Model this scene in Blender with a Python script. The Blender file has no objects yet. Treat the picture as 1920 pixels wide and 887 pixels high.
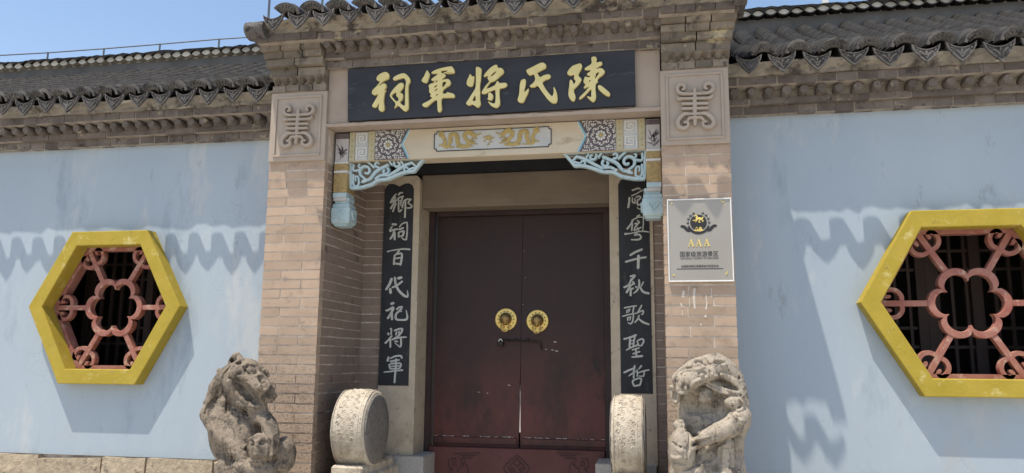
import bpy, math, random
import numpy as np
from mathutils import Vector
random.seed(7); rng = np.random.default_rng(7)
SC = bpy.context.scene; COL = SC.collection
R = math.radians

# ---------------------------------------------------------------- camera, sky, sun, exposure
IMG_W, IMG_H, FOC = 1920, 887, 1450.0
CAM = np.array([0.0, -5.0, 1.6])
_yaw, _pitch, _roll = R(10.6), R(9.07), R(0.45)
def _axes():
    cy, sy, cp, sp = math.cos(_yaw), math.sin(_yaw), math.cos(_pitch), math.sin(_pitch)
    f = np.array([-sy*cp, cy*cp, sp]); r = np.array([cy, sy, 0.0]); u = np.cross(r, f)
    c, s = math.cos(_roll), math.sin(_roll)
    return c*r + s*u, -s*r + c*u, f
AR, AU, AF = _axes()
def P(px, py, y):
    """x and z, on the upright plane at depth y, of the point seen there in the survey photograph"""
    d = AF*FOC + AR*(px-IMG_W/2) - AU*(py-IMG_H/2)
    q = CAM + d*((y-CAM[1])/d[1])
    return q[0], q[2]
cam = bpy.data.cameras.new('camera'); cam_o = bpy.data.objects.new('camera', cam); COL.objects.link(cam_o)
from mathutils import Matrix
cam_o.matrix_world = Matrix(((AR[0], AU[0], -AF[0], CAM[0]), (AR[1], AU[1], -AF[1], CAM[1]), (AR[2], AU[2], -AF[2], CAM[2]), (0, 0, 0, 1)))
cam.sensor_width = 36.0; cam.lens = 36.0*FOC/IMG_W; cam.clip_start = 0.05; cam.clip_end = 3000
SC.camera = cam_o

SUN_TRAVEL = Vector((0.80, 1.0, -3.6)).normalized()
world = bpy.data.worlds.new('World'); SC.world = world; world.use_nodes = True
wn = world.node_tree; bg = wn.nodes['Background']
sky = wn.nodes.new('ShaderNodeTexSky'); sky.sky_type = 'NISHITA'; sky.sun_disc = False
sky.sun_elevation = math.asin(-SUN_TRAVEL.z); sky.sun_rotation = math.atan2(-SUN_TRAVEL.x, -SUN_TRAVEL.y)
sky.air_density = 1.15; sky.dust_density = 1.4; sky.ozone_density = 1.3; sky.altitude = 50
wn.links.new(sky.outputs[0], bg.inputs[0]); bg.inputs[1].default_value = 0.15
sun = bpy.data.lights.new('sun', 'SUN'); sun.energy = 4.2; sun.angle = R(0.5); sun.color = (1.0, 0.91, 0.77)
sun_o = bpy.data.objects.new('sun', sun); COL.objects.link(sun_o)
sun_o.rotation_euler = SUN_TRAVEL.to_track_quat('-Z', 'Y').to_euler(); sun_o.location = (-3, -4, 12)
SC.view_settings.view_transform = 'Standard'; SC.view_settings.look = 'None'
SC.view_settings.exposure = 0.42; SC.view_settings.gamma = 1.0; SC.view_settings.use_curve_mapping = False
SC.cycles.max_bounces = 8

# ---------------------------------------------------------------- materials
def add_cracks(m, scale, width, tint, mask_scale, th):
    nt = m.node_tree; N = nt.nodes; L = nt.links; b = N['Principled BSDF']; src = b.inputs['Base Color'].links[0].from_socket
    geo = N.new('ShaderNodeNewGeometry')
    nz = N.new('ShaderNodeTexNoise'); nz.inputs['Scale'].default_value = 5; nz.inputs['Detail'].default_value = 6; L.new(geo.outputs['Position'], nz.inputs['Vector'])
    ad = N.new('ShaderNodeVectorMath'); ad.operation = 'MULTIPLY_ADD'; L.new(nz.outputs['Color'], ad.inputs[0]); ad.inputs[1].default_value = (.14, .14, .14); L.new(geo.outputs['Position'], ad.inputs[2])
    vo = N.new('ShaderNodeTexVoronoi'); vo.feature = 'DISTANCE_TO_EDGE'; vo.inputs['Scale'].default_value = scale; L.new(ad.outputs[0], vo.inputs['Vector'])
    mr = N.new('ShaderNodeMapRange'); mr.inputs[1].default_value = width; mr.inputs[2].default_value = width*.3; L.new(vo.outputs['Distance'], mr.inputs[0])
    mk_ = N.new('ShaderNodeTexNoise'); mk_.inputs['Scale'].default_value = mask_scale; L.new(geo.outputs['Position'], mk_.inputs['Vector'])
    m2 = N.new('ShaderNodeMapRange'); m2.inputs[1].default_value = th; m2.inputs[2].default_value = th+.06; L.new(mk_.outputs['Fac'], m2.inputs[0])
    mu = N.new('ShaderNodeMath'); mu.operation = 'MULTIPLY'; L.new(mr.outputs[0], mu.inputs[0]); L.new(m2.outputs[0], mu.inputs[1])
    mx = N.new('ShaderNodeMix'); mx.data_type = 'RGBA'; L.new(mu.outputs[0], mx.inputs[0]); L.new(src, mx.inputs[6]); mx.inputs[7].default_value = (*tint, 1)
    L.new(mx.outputs[2], b.inputs['Base Color'])
def mk(name, c1, c2, scale=6, rough=0.85, bump=0.25, bscale=60, bdist=0.004, rand=0.0, metal=0.0, spots=(), detail=8, stretch=(1, 1, 1), spec=0.3):
    """two-tone procedural paint/stone: broad noise between c1 and c2, optional spots ((colour, scale, threshold, softness, zlimit), ...), fine bump"""
    m = bpy.data.materials.new(name); m.use_nodes = True
    nt = m.node_tree; N = nt.nodes; L = nt.links
    b = N['Principled BSDF']; b.inputs['Roughness'].default_value = rough; b.inputs['Metallic'].default_value = metal
    b.inputs['Specular IOR Level'].default_value = spec
    geo = N.new('ShaderNodeNewGeometry'); pos = geo.outputs['Position']
    mp = N.new('ShaderNodeMapping'); mp.inputs['Scale'].default_value = stretch; L.new(pos, mp.inputs[0]); pos = mp.outputs[0]
    def noise(sc, det=8, ro=0.6):
        n = N.new('ShaderNodeTexNoise'); n.inputs['Scale'].default_value = sc; n.inputs['Detail'].default_value = det; n.inputs['Roughness'].default_value = ro
        L.new(pos, n.inputs['Vector']); return n.outputs['Fac']
    def ramp(fac, a, bb):
        r = N.new('ShaderNodeMapRange'); r.inputs[1].default_value = a; r.inputs[2].default_value = bb; L.new(fac, r.inputs[0]); return r.outputs[0]
    def mix(fac, a, bb):
        x = N.new('ShaderNodeMix'); x.data_type = 'RGBA'
        L.new(fac, x.inputs[0])
        for s, v in ((6, a), (7, bb)):
            if isinstance(v, tuple): x.inputs[s].default_value = (*v, 1)
            else: L.new(v, x.inputs[s])
        return x.outputs[2]
    col = mix(ramp(noise(scale, detail), 0.32, 0.68), c1, c2)
    for s in spots:
        cs, ss, th, so = s[:4]
        f = ramp(noise(ss, 6, 0.7), th, th+so)
        if len(s) > 4:
            sx = N.new('ShaderNodeSeparateXYZ'); L.new(geo.outputs['Position'], sx.inputs[0])
            zf = ramp(sx.outputs[2], s[4], s[5])
            mm = N.new('ShaderNodeMath'); mm.operation = 'MULTIPLY'; L.new(f, mm.inputs[0]); L.new(zf, mm.inputs[1]); f = mm.outputs[0]
        col = mix(f, col, cs)
    if rand:
        oi = N.new('ShaderNodeObjectInfo')
        h = N.new('ShaderNodeHueSaturation'); L.new(col, h.inputs['Color'])
        L.new(ramp(oi.outputs['Random'], 0, 1), h.inputs['Value'])
        h.inputs['Value'].links[0].from_node.inputs[3].default_value = 1-rand; h.inputs['Value'].links[0].from_node.inputs[4].default_value = 1+rand
        col = h.outputs[0]
    L.new(col, b.inputs['Base Color'])
    bp = N.new('ShaderNodeBump'); bp.inputs['Strength'].default_value = bump; bp.inputs['Distance'].default_value = bdist
    L.new(noise(bscale, 10, 0.65), bp.inputs['Height']); L.new(bp.outputs[0], b.inputs['Normal'])
    return m

M = {}
M['wall'] = mk('blue_plaster', (0.325, 0.388, 0.450), (0.365, 0.428, 0.480), 1.1, 0.9, 0.25, 14, 0.012, stretch=(1, 1, 0.35),
               spots=(((0.42, 0.455, 0.48), 3.1, 0.55, 0.12), ((0.265, 0.322, 0.375), 2.6, 0.56, 0.14), ((0.285, 0.335, 0.37), 9.0, 0.62, 0.08), ((0.44, 0.46, 0.47), 26, 0.68, 0.04), ((0.39, 0.395, 0.385), 1.7, 0.54, 0.16, 1.40, 0.95)))
add_cracks(M['wall'], 8.5, .010, (0.25, 0.30, 0.34), 1.15, .615)
M['brick'] = mk('tan_brick', (0.345, 0.258, 0.19), (0.42, 0.315, 0.235), 5, 0.92, 0.35, 80, 0.004, rand=0.11,
                spots=(((0.275, 0.21, 0.165), 9, 0.55, 0.1), ((0.43, 0.35, 0.28), 28, 0.64, 0.05), ((0.13, 0.095, 0.065), 60, 0.50, 0.14, 1.76, 1.40), ((0.20, 0.145, 0.10), 3.2, 0.55, 0.12, 2.2, 1.3)))
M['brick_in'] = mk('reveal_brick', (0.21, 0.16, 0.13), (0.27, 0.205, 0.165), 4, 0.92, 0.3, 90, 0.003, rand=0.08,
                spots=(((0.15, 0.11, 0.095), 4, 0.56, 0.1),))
M['mortar'] = mk('pale_mortar', (0.60, 0.53, 0.45), (0.40, 0.34, 0.28), 18, 0.95, 0.4, 120, 0.003, spots=(((0.10, 0.08, 0.06), 5, 0.45, 0.2, 1.72, 1.42),))
M['cornice'] = mk('grey_brown_brick', (0.105, 0.085, 0.077), (0.175, 0.148, 0.13), 9, 0.93, 0.5, 70, 0.006, rand=0.22,
                  spots=(((0.32, 0.28, 0.20), 8, 0.60, 0.08), ((0.055, 0.048, 0.044), 13, 0.58, 0.08)))
M['corbel'] = mk('tan_corbel_brick', (0.14, 0.118, 0.094), (0.225, 0.19, 0.15), 8, 0.93, 0.5, 70, 0.006, rand=0.26,
                  spots=(((0.085, 0.072, 0.062), 12, 0.55, 0.08), ((0.40, 0.34, 0.22), 5, 0.62, 0.06), ((0.42, 0.40, 0.35), 30, 0.66, 0.05)))
M['cornice_core'] = mk('cornice_mortar', (0.22, 0.19, 0.155), (0.36, 0.32, 0.27), 14, 0.95, 0.6, 60, 0.008, spots=(((0.06, 0.05, 0.045), 6, 0.6, 0.1),))
M['fascia'] = mk('eave_mortar', (0.20, 0.175, 0.14), (0.31, 0.275, 0.22), 11, 0.95, 0.7, 35, 0.012, spots=(((0.07, 0.06, 0.052), 5, 0.52, 0.12), ((0.48, 0.45, 0.38), 9, 0.66, 0.06)))
M['tile'] = mk('dark_clay_tile', (0.015, 0.013, 0.012), (0.030, 0.027, 0.024), 14, 0.8, 0.4, 80, 0.004, rand=0.25,
               spots=(((0.055, 0.05, 0.045), 4, 0.60, 0.1),))
M['tile_lip'] = mk('pale_tile_lip', (0.10, 0.089, 0.078), (0.255, 0.232, 0.205), 8, 0.85, 0.4, 80, 0.003)
M['tile_end'] = mk('grey_clay_end_tile', (0.07, 0.066, 0.064), (0.13, 0.122, 0.115), 22, 0.85, 0.8, 55, 0.01, rand=0.2,
               spots=(((0.035, 0.033, 0.032), 20, 0.54, 0.08), ((0.22, 0.205, 0.18), 33, 0.62, 0.06)))
M['tile_bed'] = mk('tile_bedding', (0.03, 0.028, 0.027), (0.05, 0.046, 0.043), 20, 0.95)
M['ridge'] = mk('grey_ridge_render', (0.10, 0.095, 0.088), (0.16, 0.15, 0.138), 5, 0.9, 0.4, 40)
M['lime'] = mk('lime_plug', (0.62, 0.57, 0.48), (0.48, 0.44, 0.36), 9, 0.9, 0.4, 60, rand=0.2, spots=(((0.25, 0.22, 0.18), 12, 0.62, 0.08),))
M['grey_plaster'] = mk('grey_stucco', (0.315, 0.255, 0.207), (0.37, 0.303, 0.25), 4, 0.92, 0.35, 60, 0.004, spots=(((0.27, 0.225, 0.195), 6, 0.6, 0.12), ((0.50, 0.46, 0.41), 16, 0.68, 0.05)))
M['relief'] = mk('relief_stucco', (0.33, 0.275, 0.225), (0.385, 0.325, 0.268), 5, 0.92, 0.35, 70, 0.003, spots=(((0.30, 0.26, 0.22), 8, 0.62, 0.1),))
M['black'] = mk('black_board_paint', (0.020, 0.021, 0.026), (0.038, 0.039, 0.045), 6, 0.5, 0.25, 30, 0.003, spots=(((0.085, 0.085, 0.09), 9, 0.60, 0.16),), stretch=(0.35, 1, 1))
M['couplet_black'] = mk('couplet_black_paint', (0.018, 0.019, 0.022), (0.035, 0.037, 0.043), 7, 0.6, 0.35, 45, 0.004, spots=(((0.075, 0.075, 0.078), 12, 0.60, 0.12),), stretch=(1, 1, 0.4))
M['gold'] = mk('gold_character_paint', (0.60, 0.515, 0.22), (0.68, 0.59, 0.28), 14, 0.5, 0.2, 60, 0.003, spots=(((0.58, 0.44, 0.13), 30, 0.66, 0.06),), spec=0.4)
M['char_white'] = mk('white_character_paint', (0.46, 0.47, 0.44), (0.56, 0.57, 0.53), 30, 0.8, 0.2, 90)
M['adhesive'] = mk('dried_adhesive', (0.46, 0.40, 0.34), (0.60, 0.55, 0.49), 40, 0.9)
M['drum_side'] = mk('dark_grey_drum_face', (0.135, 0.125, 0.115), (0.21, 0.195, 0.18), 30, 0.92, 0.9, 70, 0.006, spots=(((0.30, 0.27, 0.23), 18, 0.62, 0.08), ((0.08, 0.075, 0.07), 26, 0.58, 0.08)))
M['door'] = mk('maroon_door_paint', (0.027, 0.015, 0.015), (0.038, 0.019, 0.018), 2.2, 0.5, 0.22, 20, 0.004, stretch=(1, 1, 0.5), spots=(((0.105, 0.034, 0.029), 1.8, 0.34, 0.2, 1.95, 1.15), ((0.075, 0.05, 0.045), 14, 0.64, 0.06, 2.0, 1.0), ((0.022, 0.014, 0.014), 5.5, 0.60, 0.12), ((0.22, 0.18, 0.165), 31, 0.745, 0.02)))
M['door_frame'] = mk('dark_door_frame', (0.032, 0.020, 0.020), (0.05, 0.028, 0.027), 5, 0.6, 0.3, 40)
M['chip'] = mk('paint_chip', (0.50, 0.44, 0.42), (0.6, 0.55, 0.53), 40)
M['threshold'] = mk('red_threshold_paint', (0.085, 0.030, 0.027), (0.11, 0.040, 0.035), 4, 0.55, 0.3, 35, spots=(((0.07, 0.025, 0.022), 7, 0.6, 0.1),))
M['threshold_carving'] = mk('dark_carving_paint', (0.055, 0.028, 0.027), (0.085, 0.035, 0.033), 20, 0.6)
M['brass'] = mk('brass', (0.62, 0.44, 0.13), (0.72, 0.53, 0.20), 25, 0.38, 0.3, 90, 0.002, metal=0.75)
M['brass_dark'] = mk('worn_brass', (0.26, 0.17, 0.075), (0.40, 0.27, 0.11), 40, 0.4, 0.5, 90, 0.003, metal=0.7)
M['iron'] = mk('dark_iron', (0.035, 0.028, 0.026), (0.06, 0.045, 0.04), 30, 0.55, metal=0.5)
M['jamb'] = mk('jamb_stone', (0.43, 0.36, 0.27), (0.53, 0.455, 0.345), 9, 0.9, 0.7, 55, 0.006, spots=(((0.27, 0.22, 0.165), 14, 0.58, 0.1), ((0.16, 0.125, 0.09), 4, 0.5, 0.2, 1.15, 0.9)))
M['lintel_stone'] = mk('dark_lintel_stone', (0.15, 0.115, 0.088), (0.205, 0.165, 0.125), 5, 0.9, 0.5, 50, 0.004, stretch=(0.4, 1, 1))
M['granite'] = mk('grey_granite', (0.30, 0.295, 0.28), (0.42, 0.41, 0.39), 70, 0.9, 0.5, 110, 0.004, spots=(((0.14, 0.135, 0.13), 100, 0.58, 0.06),))
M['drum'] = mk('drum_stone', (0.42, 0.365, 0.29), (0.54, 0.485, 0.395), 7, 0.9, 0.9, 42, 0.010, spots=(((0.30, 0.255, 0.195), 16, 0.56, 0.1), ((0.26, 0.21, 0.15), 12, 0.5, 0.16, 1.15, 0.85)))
M['lion'] = mk('self_shaded_lion_stone', (0.18, 0.148, 0.113), (0.26, 0.212, 0.165), 9, 0.92, 0.8, 70, 0.006, spots=(((0.075, 0.064, 0.054), 12, 0.48, 0.14), ((0.30, 0.255, 0.20), 22, 0.62, 0.10), ((0.095, 0.08, 0.064), 48, 0.55, 0.08), ((0.15, 0.095, 0.055), 6, 0.56, 0.1, 1.0, 0.84)))  # base colour darkened for the left lion's self-shade; spots are stains
M['lion2'] = mk('pale_lion_stone', (0.275, 0.235, 0.187), (0.385, 0.335, 0.27), 9, 0.92, 0.8, 70, 0.006, spots=(((0.115, 0.098, 0.08), 11, 0.53, 0.12), ((0.44, 0.39, 0.325), 22, 0.60, 0.1), ((0.13, 0.11, 0.09), 48, 0.56, 0.08), ((0.24, 0.15, 0.085), 6, 0.54, 0.1, 1.0, 0.84)))
M['base_stone'] = mk('rough_base_stone', (0.30, 0.245, 0.18), (0.48, 0.40, 0.29), 16, 0.95, 1.0, 30, 0.02, rand=0.12, spots=(((0.17, 0.14, 0.11), 15, 0.58, 0.08), ((0.58, 0.50, 0.38), 22, 0.62, 0.08)))
M['yellow'] = mk('yellow_frame_paint', (0.335, 0.25, 0.027), (0.395, 0.295, 0.042), 6, 0.75, 0.4, 35, 0.006, spots=(((0.50, 0.42, 0.16), 9, 0.58, 0.1), ((0.25, 0.185, 0.03), 13, 0.60, 0.10), ((0.30, 0.24, 0.10), 40, 0.62, 0.06)))
M['red'] = mk('faded_red_paint', (0.26, 0.09, 0.07), (0.335, 0.16, 0.125), 10, 0.8, 0.35, 60, spots=(((0.44, 0.29, 0.225), 14, 0.54, 0.12), ((0.24, 0.055, 0.05), 8, 0.62, 0.1)))
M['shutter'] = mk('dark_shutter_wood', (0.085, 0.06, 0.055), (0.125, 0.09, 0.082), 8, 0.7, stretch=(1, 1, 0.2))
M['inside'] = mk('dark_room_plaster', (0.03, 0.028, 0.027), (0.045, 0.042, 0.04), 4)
M['cream'] = mk('cream_beam_paint', (0.46, 0.39, 0.285), (0.54, 0.475, 0.365), 4, 0.7, 0.25, 40, stretch=(0.4, 1, 1), spots=(((0.36, 0.29, 0.19), 7, 0.60, 0.1),))
M['pale_grey'] = mk('pale_grey_paint', (0.40, 0.41, 0.40), (0.48, 0.485, 0.46), 12, 0.7)
M['yellowish'] = mk('ochre_strip_paint', (0.36, 0.325, 0.205), (0.44, 0.405, 0.28), 16, 0.7)
M['white'] = mk('white_carving_paint', (0.55, 0.54, 0.50), (0.62, 0.61, 0.57), 20, 0.7)
M['dark_ground'] = mk('dark_carving_ground', (0.09, 0.075, 0.085), (0.15, 0.125, 0.13), 20, 0.8)
M['mauve'] = mk('mauve_post_paint', (0.40, 0.375, 0.36), (0.48, 0.455, 0.435), 18, 0.75)
M['gilt'] = mk('gilt_paint', (0.33, 0.245, 0.09), (0.44, 0.33, 0.13), 30, 0.55, 0.6, 60, 0.005)
M['gilt_brown'] = mk('brown_gilt_paint', (0.24, 0.17, 0.08), (0.42, 0.30, 0.12), 40, 0.6, 0.6, 60, 0.005)
M['teal'] = mk('pale_blue_bracket_paint', (0.34, 0.455, 0.485), (0.43, 0.53, 0.545), 12, 0.7, 0.3, 50, spots=(((0.50, 0.54, 0.53), 18, 0.56, 0.1), ((0.21, 0.27, 0.285), 34, 0.60, 0.06)))
M['teal2'] = mk('weathered_blue_paint', (0.29, 0.40, 0.43), (0.44, 0.54, 0.55), 14, 0.75, 0.5, 50, spots=(((0.14, 0.19, 0.20), 20, 0.6, 0.1), ((0.55, 0.52, 0.34), 12, 0.66, 0.1)))
M['blue_line'] = mk('blue_line_paint', (0.16, 0.36, 0.46), (0.22, 0.44, 0.52), 20, 0.7)
M['ceiling'] = mk('shade_black_ceiling', (0.022, 0.022, 0.025), (0.032, 0.032, 0.035), 6)  # near-black colour stands in for the shade of the porch recess
M['steel'] = mk('brushed_plaque', (0.33, 0.305, 0.27), (0.36, 0.335, 0.30), 2, 0.42, 0.05, 200, 0.001, metal=0.35)
M['steel_rim'] = mk('plaque_rim', (0.70, 0.69, 0.67), (0.76, 0.75, 0.73), 10, 0.35, metal=0.3)
M['ink'] = mk('black_print', (0.022, 0.022, 0.024), (0.03, 0.03, 0.032), 30, 0.5)
M['gold_print'] = mk('gold_print', (0.70, 0.53, 0.14), (0.78, 0.62, 0.22), 30, 0.4, metal=0.3)
M['ground'] = mk('pale_paving', (0.47, 0.43, 0.37), (0.54, 0.50, 0.44), 3, 0.9)
M['wire'] = mk('grey_wire', (0.10, 0.11, 0.13), (0.13, 0.14, 0.16), 20, 0.5)
M['clamp'] = mk('white_block', (0.6, 0.6, 0.58), (0.68, 0.68, 0.66), 20)

# ---------------------------------------------------------------- mesh helpers
class MB:
    def __init__(s): s.v, s.f = [], []
    def add(s, vs, fs):
        o = len(s.v); s.v += [tuple(map(float, p)) for p in vs]; s.f += [tuple(i+o for i in f) for f in fs]; return s
    def box(s, x0, x1, y0, y1, z0, z1, b=0.0):
        if b <= 0:
            vs = [(x, y, z) for z in (z0, z1) for y in (y0, y1) for x in (x0, x1)]
            return s.add(vs, [(0, 2, 3, 1), (4, 5, 7, 6), (0, 1, 5, 4), (2, 6, 7, 3), (0, 4, 6, 2), (1, 3, 7, 5)])
        prof = [(x0+b, z0), (x1-b, z0), (x1, z0+b), (x1, z1-b), (x1-b, z1), (x0+b, z1), (x0, z1-b), (x0, z0+b)]
        inn = [(x0+b, z0+b*.9), (x1-b, z0+b*.9), (x1-b*.9, z0+b), (x1-b*.9, z1-b), (x1-b, z1-b*.9), (x0+b, z1-b*.9), (x0+b*.9, z1-b), (x0+b*.9, z0+b)]
        vs = [(p[0], y0, p[1]) for p in inn]+[(p[0], y0+b, p[1]) for p in prof]+[(p[0], y1, p[1]) for p in prof]
        fs = [tuple(range(8)), tuple(range(23, 15, -1))]
        for k in (0, 8):
            for i in range(8): j = (i+1) % 8; fs.append((k+j, k+i, k+8+i, k+8+j))
        return s.add(vs, fs)
    def prism(s, poly, y0, y1):
        """extrude a convex or star-fillable x,z outline from y0 to y1"""
        n = len(poly); a = sum(poly[i][0]*poly[(i+1) % n][1]-poly[(i+1) % n][0]*poly[i][1] for i in range(n))
        if a < 0: poly = poly[::-1]
        vs = [(x, y0, z) for x, z in poly]+[(x, y1, z) for x, z in poly]
        fs = [tuple(range(n)), tuple(range(2*n-1, n-1, -1))]+[((i+1) % n, i, n+i, n+(i+1) % n) for i in range(n)]
        return s.add(vs, fs)
    def sweep_x(s, prof, x0, x1):
        """extrude a y,z outline along x"""
        n = len(prof)
        vs = [(x0, y, z) for y, z in prof]+[(x1, y, z) for y, z in prof]
        fs = [tuple(range(n)), tuple(range(2*n-1, n-1, -1))]+[((i+1) % n, i, n+i, n+(i+1) % n) for i in range(n)]
        return s.add(vs, fs)
    def tube(s, pts, r, n=6):
        pts = [Vector(p) for p in pts]; rs = r if isinstance(r, (list, tuple)) else [r]*len(pts)
        vs = []; ref = None
        for i, p in enumerate(pts):
            t = (pts[min(i+1, len(pts)-1)]-pts[max(i-1, 0)]).normalized()
            if ref is None: ref = t.orthogonal().normalized()
            a = (ref-t*ref.dot(t)).normalized(); ref = a; b = t.cross(a)
            vs += [p+(a*math.cos(2*math.pi*k/n)+b*math.sin(2*math.pi*k/n))*rs[i] for k in range(n)]
        fs = [tuple(range(n-1, -1, -1)), tuple(range(len(vs)-n, len(vs)))]
        for i in range(len(pts)-1):
            for k in range(n):
                j = (k+1) % n; fs.append((i*n+k, i*n+j, i*n+n+j, i*n+n+k))
        return s.add(vs, fs)
    def lathe(s, prof, c, axis='y', n=24):
        """(radius, offset) profile turned about an axis through c"""
        vs = []
        for r, h in prof:
            for k in range(n):
                a = 2*math.pi*k/n; u, w = r*math.cos(a), r*math.sin(a)
                vs.append({'y': (c[0]+u, c[1]+h, c[2]+w), 'x': (c[0]+h, c[1]+u, c[2]+w), 'z': (c[0]+u, c[1]+w, c[2]+h)}[axis])
        fs = []
        for i in range(len(prof)-1):
            for k in range(n):
                j = (k+1) % n; fs.append((i*n+k, i*n+j, i*n+n+j, i*n+n+k))
        fs += [tuple(range(n)), tuple(range(len(vs)-n, len(vs)))]
        return s.add(vs, fs)
    def ribbons(s, strokes, fn, y0, y1, step=0.0006, dome=0.3, sub=5):
        """brush strokes [(u,v,halfwidth)...] in drawing units through fn(u,v)->(x,z); y0 front, y1 back"""
        for q, st in enumerate(strokes):
            pts = np.array(st, float)
            if len(pts) > 2: pts = catmull(pts, sub)
            else:
                t = np.linspace(0, 1, 5)[:, None]; pts = pts[0]*(1-t)+pts[1]*t
            d = np.gradient(pts[:, :2], axis=0); d /= np.linalg.norm(d, axis=1)[:, None]+1e-9
            nrm = np.stack([-d[:, 1], d[:, 0]], 1); w = pts[:, 2:3]
            L = pts[:, :2]+nrm*w; Rr = pts[:, :2]-nrm*w
            m = len(pts)
            e0 = pts[0, :2]-d[0]*w[0]*.8; e1 = pts[-1, :2]+d[-1]*w[-1]*.8
            yf, yb = y0-q*step, y1
            def loops(k):
                l = pts[:, :2]+nrm*w*k; r = pts[:, :2]-nrm*w*k
                a = pts[0, :2]-d[0]*w[0]*.8*k; b = pts[-1, :2]+d[-1]*w[-1]*.8*k
                return np.vstack([[a], l, [b], r[::-1]])
            inner, outer = loops(1-dome), loops(1.0); n = len(outer)
            yi = yf; yo = yf+(yb-yf)*.35
            vs = [(*_xy(fn, p, yi),) for p in inner]+[_xy(fn, p, yo) for p in outer]+[_xy(fn, p, yb) for p in outer]
            fs = []
            # front cap as quads across the stroke
            for i in range(m-1): fs.append((1+i, 2+i, n-2-i, n-1-i))
            fs += [(0, 1, n-1), (m, m+1, m+2)]
            for k in (0, n):
                for i in range(n): j = (i+1) % n; fs.append((k+j, k+i, k+n+i, k+n+j))
            s.add(vs, fs)
        return s
    def build(s, name, mat, parent=None, smooth=False, fix=True):
        me = bpy.data.meshes.new(name); me.from_pydata(s.v, [], s.f); me.materials.append(M[mat] if isinstance(mat, str) else mat)
        if fix:
            import bmesh
            bm = bmesh.new(); bm.from_mesh(me); bmesh.ops.recalc_face_normals(bm, faces=bm.faces); bm.to_mesh(me); bm.free()
        if smooth: me.polygons.foreach_set('use_smooth', [True]*len(me.polygons))
        return link(name, me, parent)
def _xy(fn, p, y):
    x, z = fn(p[0], p[1]); return (x, y, z)
def catmull(p, sub=5):
    q = np.vstack([2*p[0]-p[1], p, 2*p[-1]-p[-2]]); out = []
    for i in range(1, len(q)-2):
        for t in np.linspace(0, 1, sub, endpoint=False):
            a, b, c, d = q[i-1], q[i], q[i+1], q[i+2]
            out.append(0.5*(2*b+(c-a)*t+(2*a-5*b+4*c-d)*t*t+(3*b-a-3*c+d)*t**3))
    out.append(q[-2]); out = np.array(out)
    if out.shape[1] > 2: out[:, -1] = np.maximum(out[:, -1], 0.3*p[:, -1].min())
    return out
def link(name, me, parent=None):
    o = bpy.data.objects.new(name, me); COL.objects.link(o)
    if parent: o.parent = parent; o.matrix_parent_inverse = Matrix.Translation(-pworld(parent))
    return o
def pworld(o): return o.location          # children keep world coordinates as their own
# every thing is an Empty at its base; children keep world-space vertices by offsetting them on parenting
def thing(name, label, cat, loc=(0, 0, 0), group=None):
    o = bpy.data.objects.new(name, None); COL.objects.link(o); o.location = loc; o.empty_display_size = 0.2
    o['label'] = label; o['category'] = cat
    if group: o['group'] = group
    return o
def tag(o, label, cat, group=None):
    o['label'] = label; o['category'] = cat
    if group: o['group'] = group
    return o
def kind(o, k): o['kind'] = k; return o
def put(name, me, loc, parent, scale=(1, 1, 1), rot=(0, 0, 0)):
    """a piece that shares mesh data, at a world location under its parent"""
    o = bpy.data.objects.new(name, me); COL.objects.link(o); o.parent = parent
    o.matrix_parent_inverse = Matrix.Translation(-pworld(parent)) if parent else Matrix()
    o.location = loc; o.scale = scale; o.rotation_euler = rot
    return o
def zoomfn(x0, y0, s, yp):
    return lambda u, v: P(x0+u*s, y0+v*s, yp)
def plate(name, outer, holes, y0, y1, mat, parent=None, bevel=0.0):
    """flat plate in the x,z plane with holes, from y0 (front) to y1"""
    cu = bpy.data.curves.new('tmp', 'CURVE'); cu.dimensions = '2D'; cu.fill_mode = 'BOTH'
    cu.extrude = max((y1-y0)/2-bevel, 1e-4); cu.bevel_depth = bevel; cu.bevel_resolution = 1; cu.offset = -bevel
    for poly in [outer]+list(holes):
        sp = cu.splines.new('POLY'); sp.points.add(len(poly)-1); sp.use_cyclic_u = True
        for p, (x, z) in zip(sp.points, poly): p.co = (x, z, 0, 1)
    o = bpy.data.objects.new('tmp', cu); COL.objects.link(o)
    dg = bpy.context.evaluated_depsgraph_get(); me = bpy.data.meshes.new_from_object(o.evaluated_get(dg))
    bpy.data.objects.remove(o); bpy.data.curves.remove(cu)
    me.name = name; ym = (y0+y1)/2
    for v in me.vertices: v.co = (v.co.x, ym-v.co.z, v.co.y)
    me.flip_normals() if False else None
    me.materials.clear(); me.materials.append(M[mat])
    import bmesh
    bm = bmesh.new(); bm.from_mesh(me); bmesh.ops.remove_doubles(bm, verts=bm.verts, dist=1e-5); bmesh.ops.recalc_face_normals(bm, faces=bm.faces); bm.to_mesh(me); bm.free()
    me.polygons.foreach_set('use_smooth', [False]*len(me.polygons))
    return link(name, me, parent)
def text_mesh(txt, size, width):
    cu = bpy.data.curves.new('tmp', 'FONT'); cu.body = txt; cu.size = size; cu.extrude = 0.0004; cu.align_x = 'CENTER'
    o = bpy.data.objects.new('tmp', cu); COL.objects.link(o)
    dg = bpy.context.evaluated_depsgraph_get(); me = bpy.data.meshes.new_from_object(o.evaluated_get(dg))
    bpy.data.objects.remove(o); bpy.data.curves.remove(cu)
    if len(me.vertices):
        xs = [v.co.x for v in me.vertices]; k = width/max(max(xs)-min(xs), 1e-6); c = (max(xs)+min(xs))/2
        for v in me.vertices: v.co.x = (v.co.x-c)*k
    return me
def spiral(cu, cv, r0, r1, a0, a1, w0, w1, n=9):
    out = []
    for i in range(n):
        t = i/(n-1); a = a0+(a1-a0)*t; r = r0+(r1-r0)*t
        out.append((cu+r*math.cos(a), cv+r*math.sin(a), w0+(w1-w0)*t))
    return out

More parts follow.
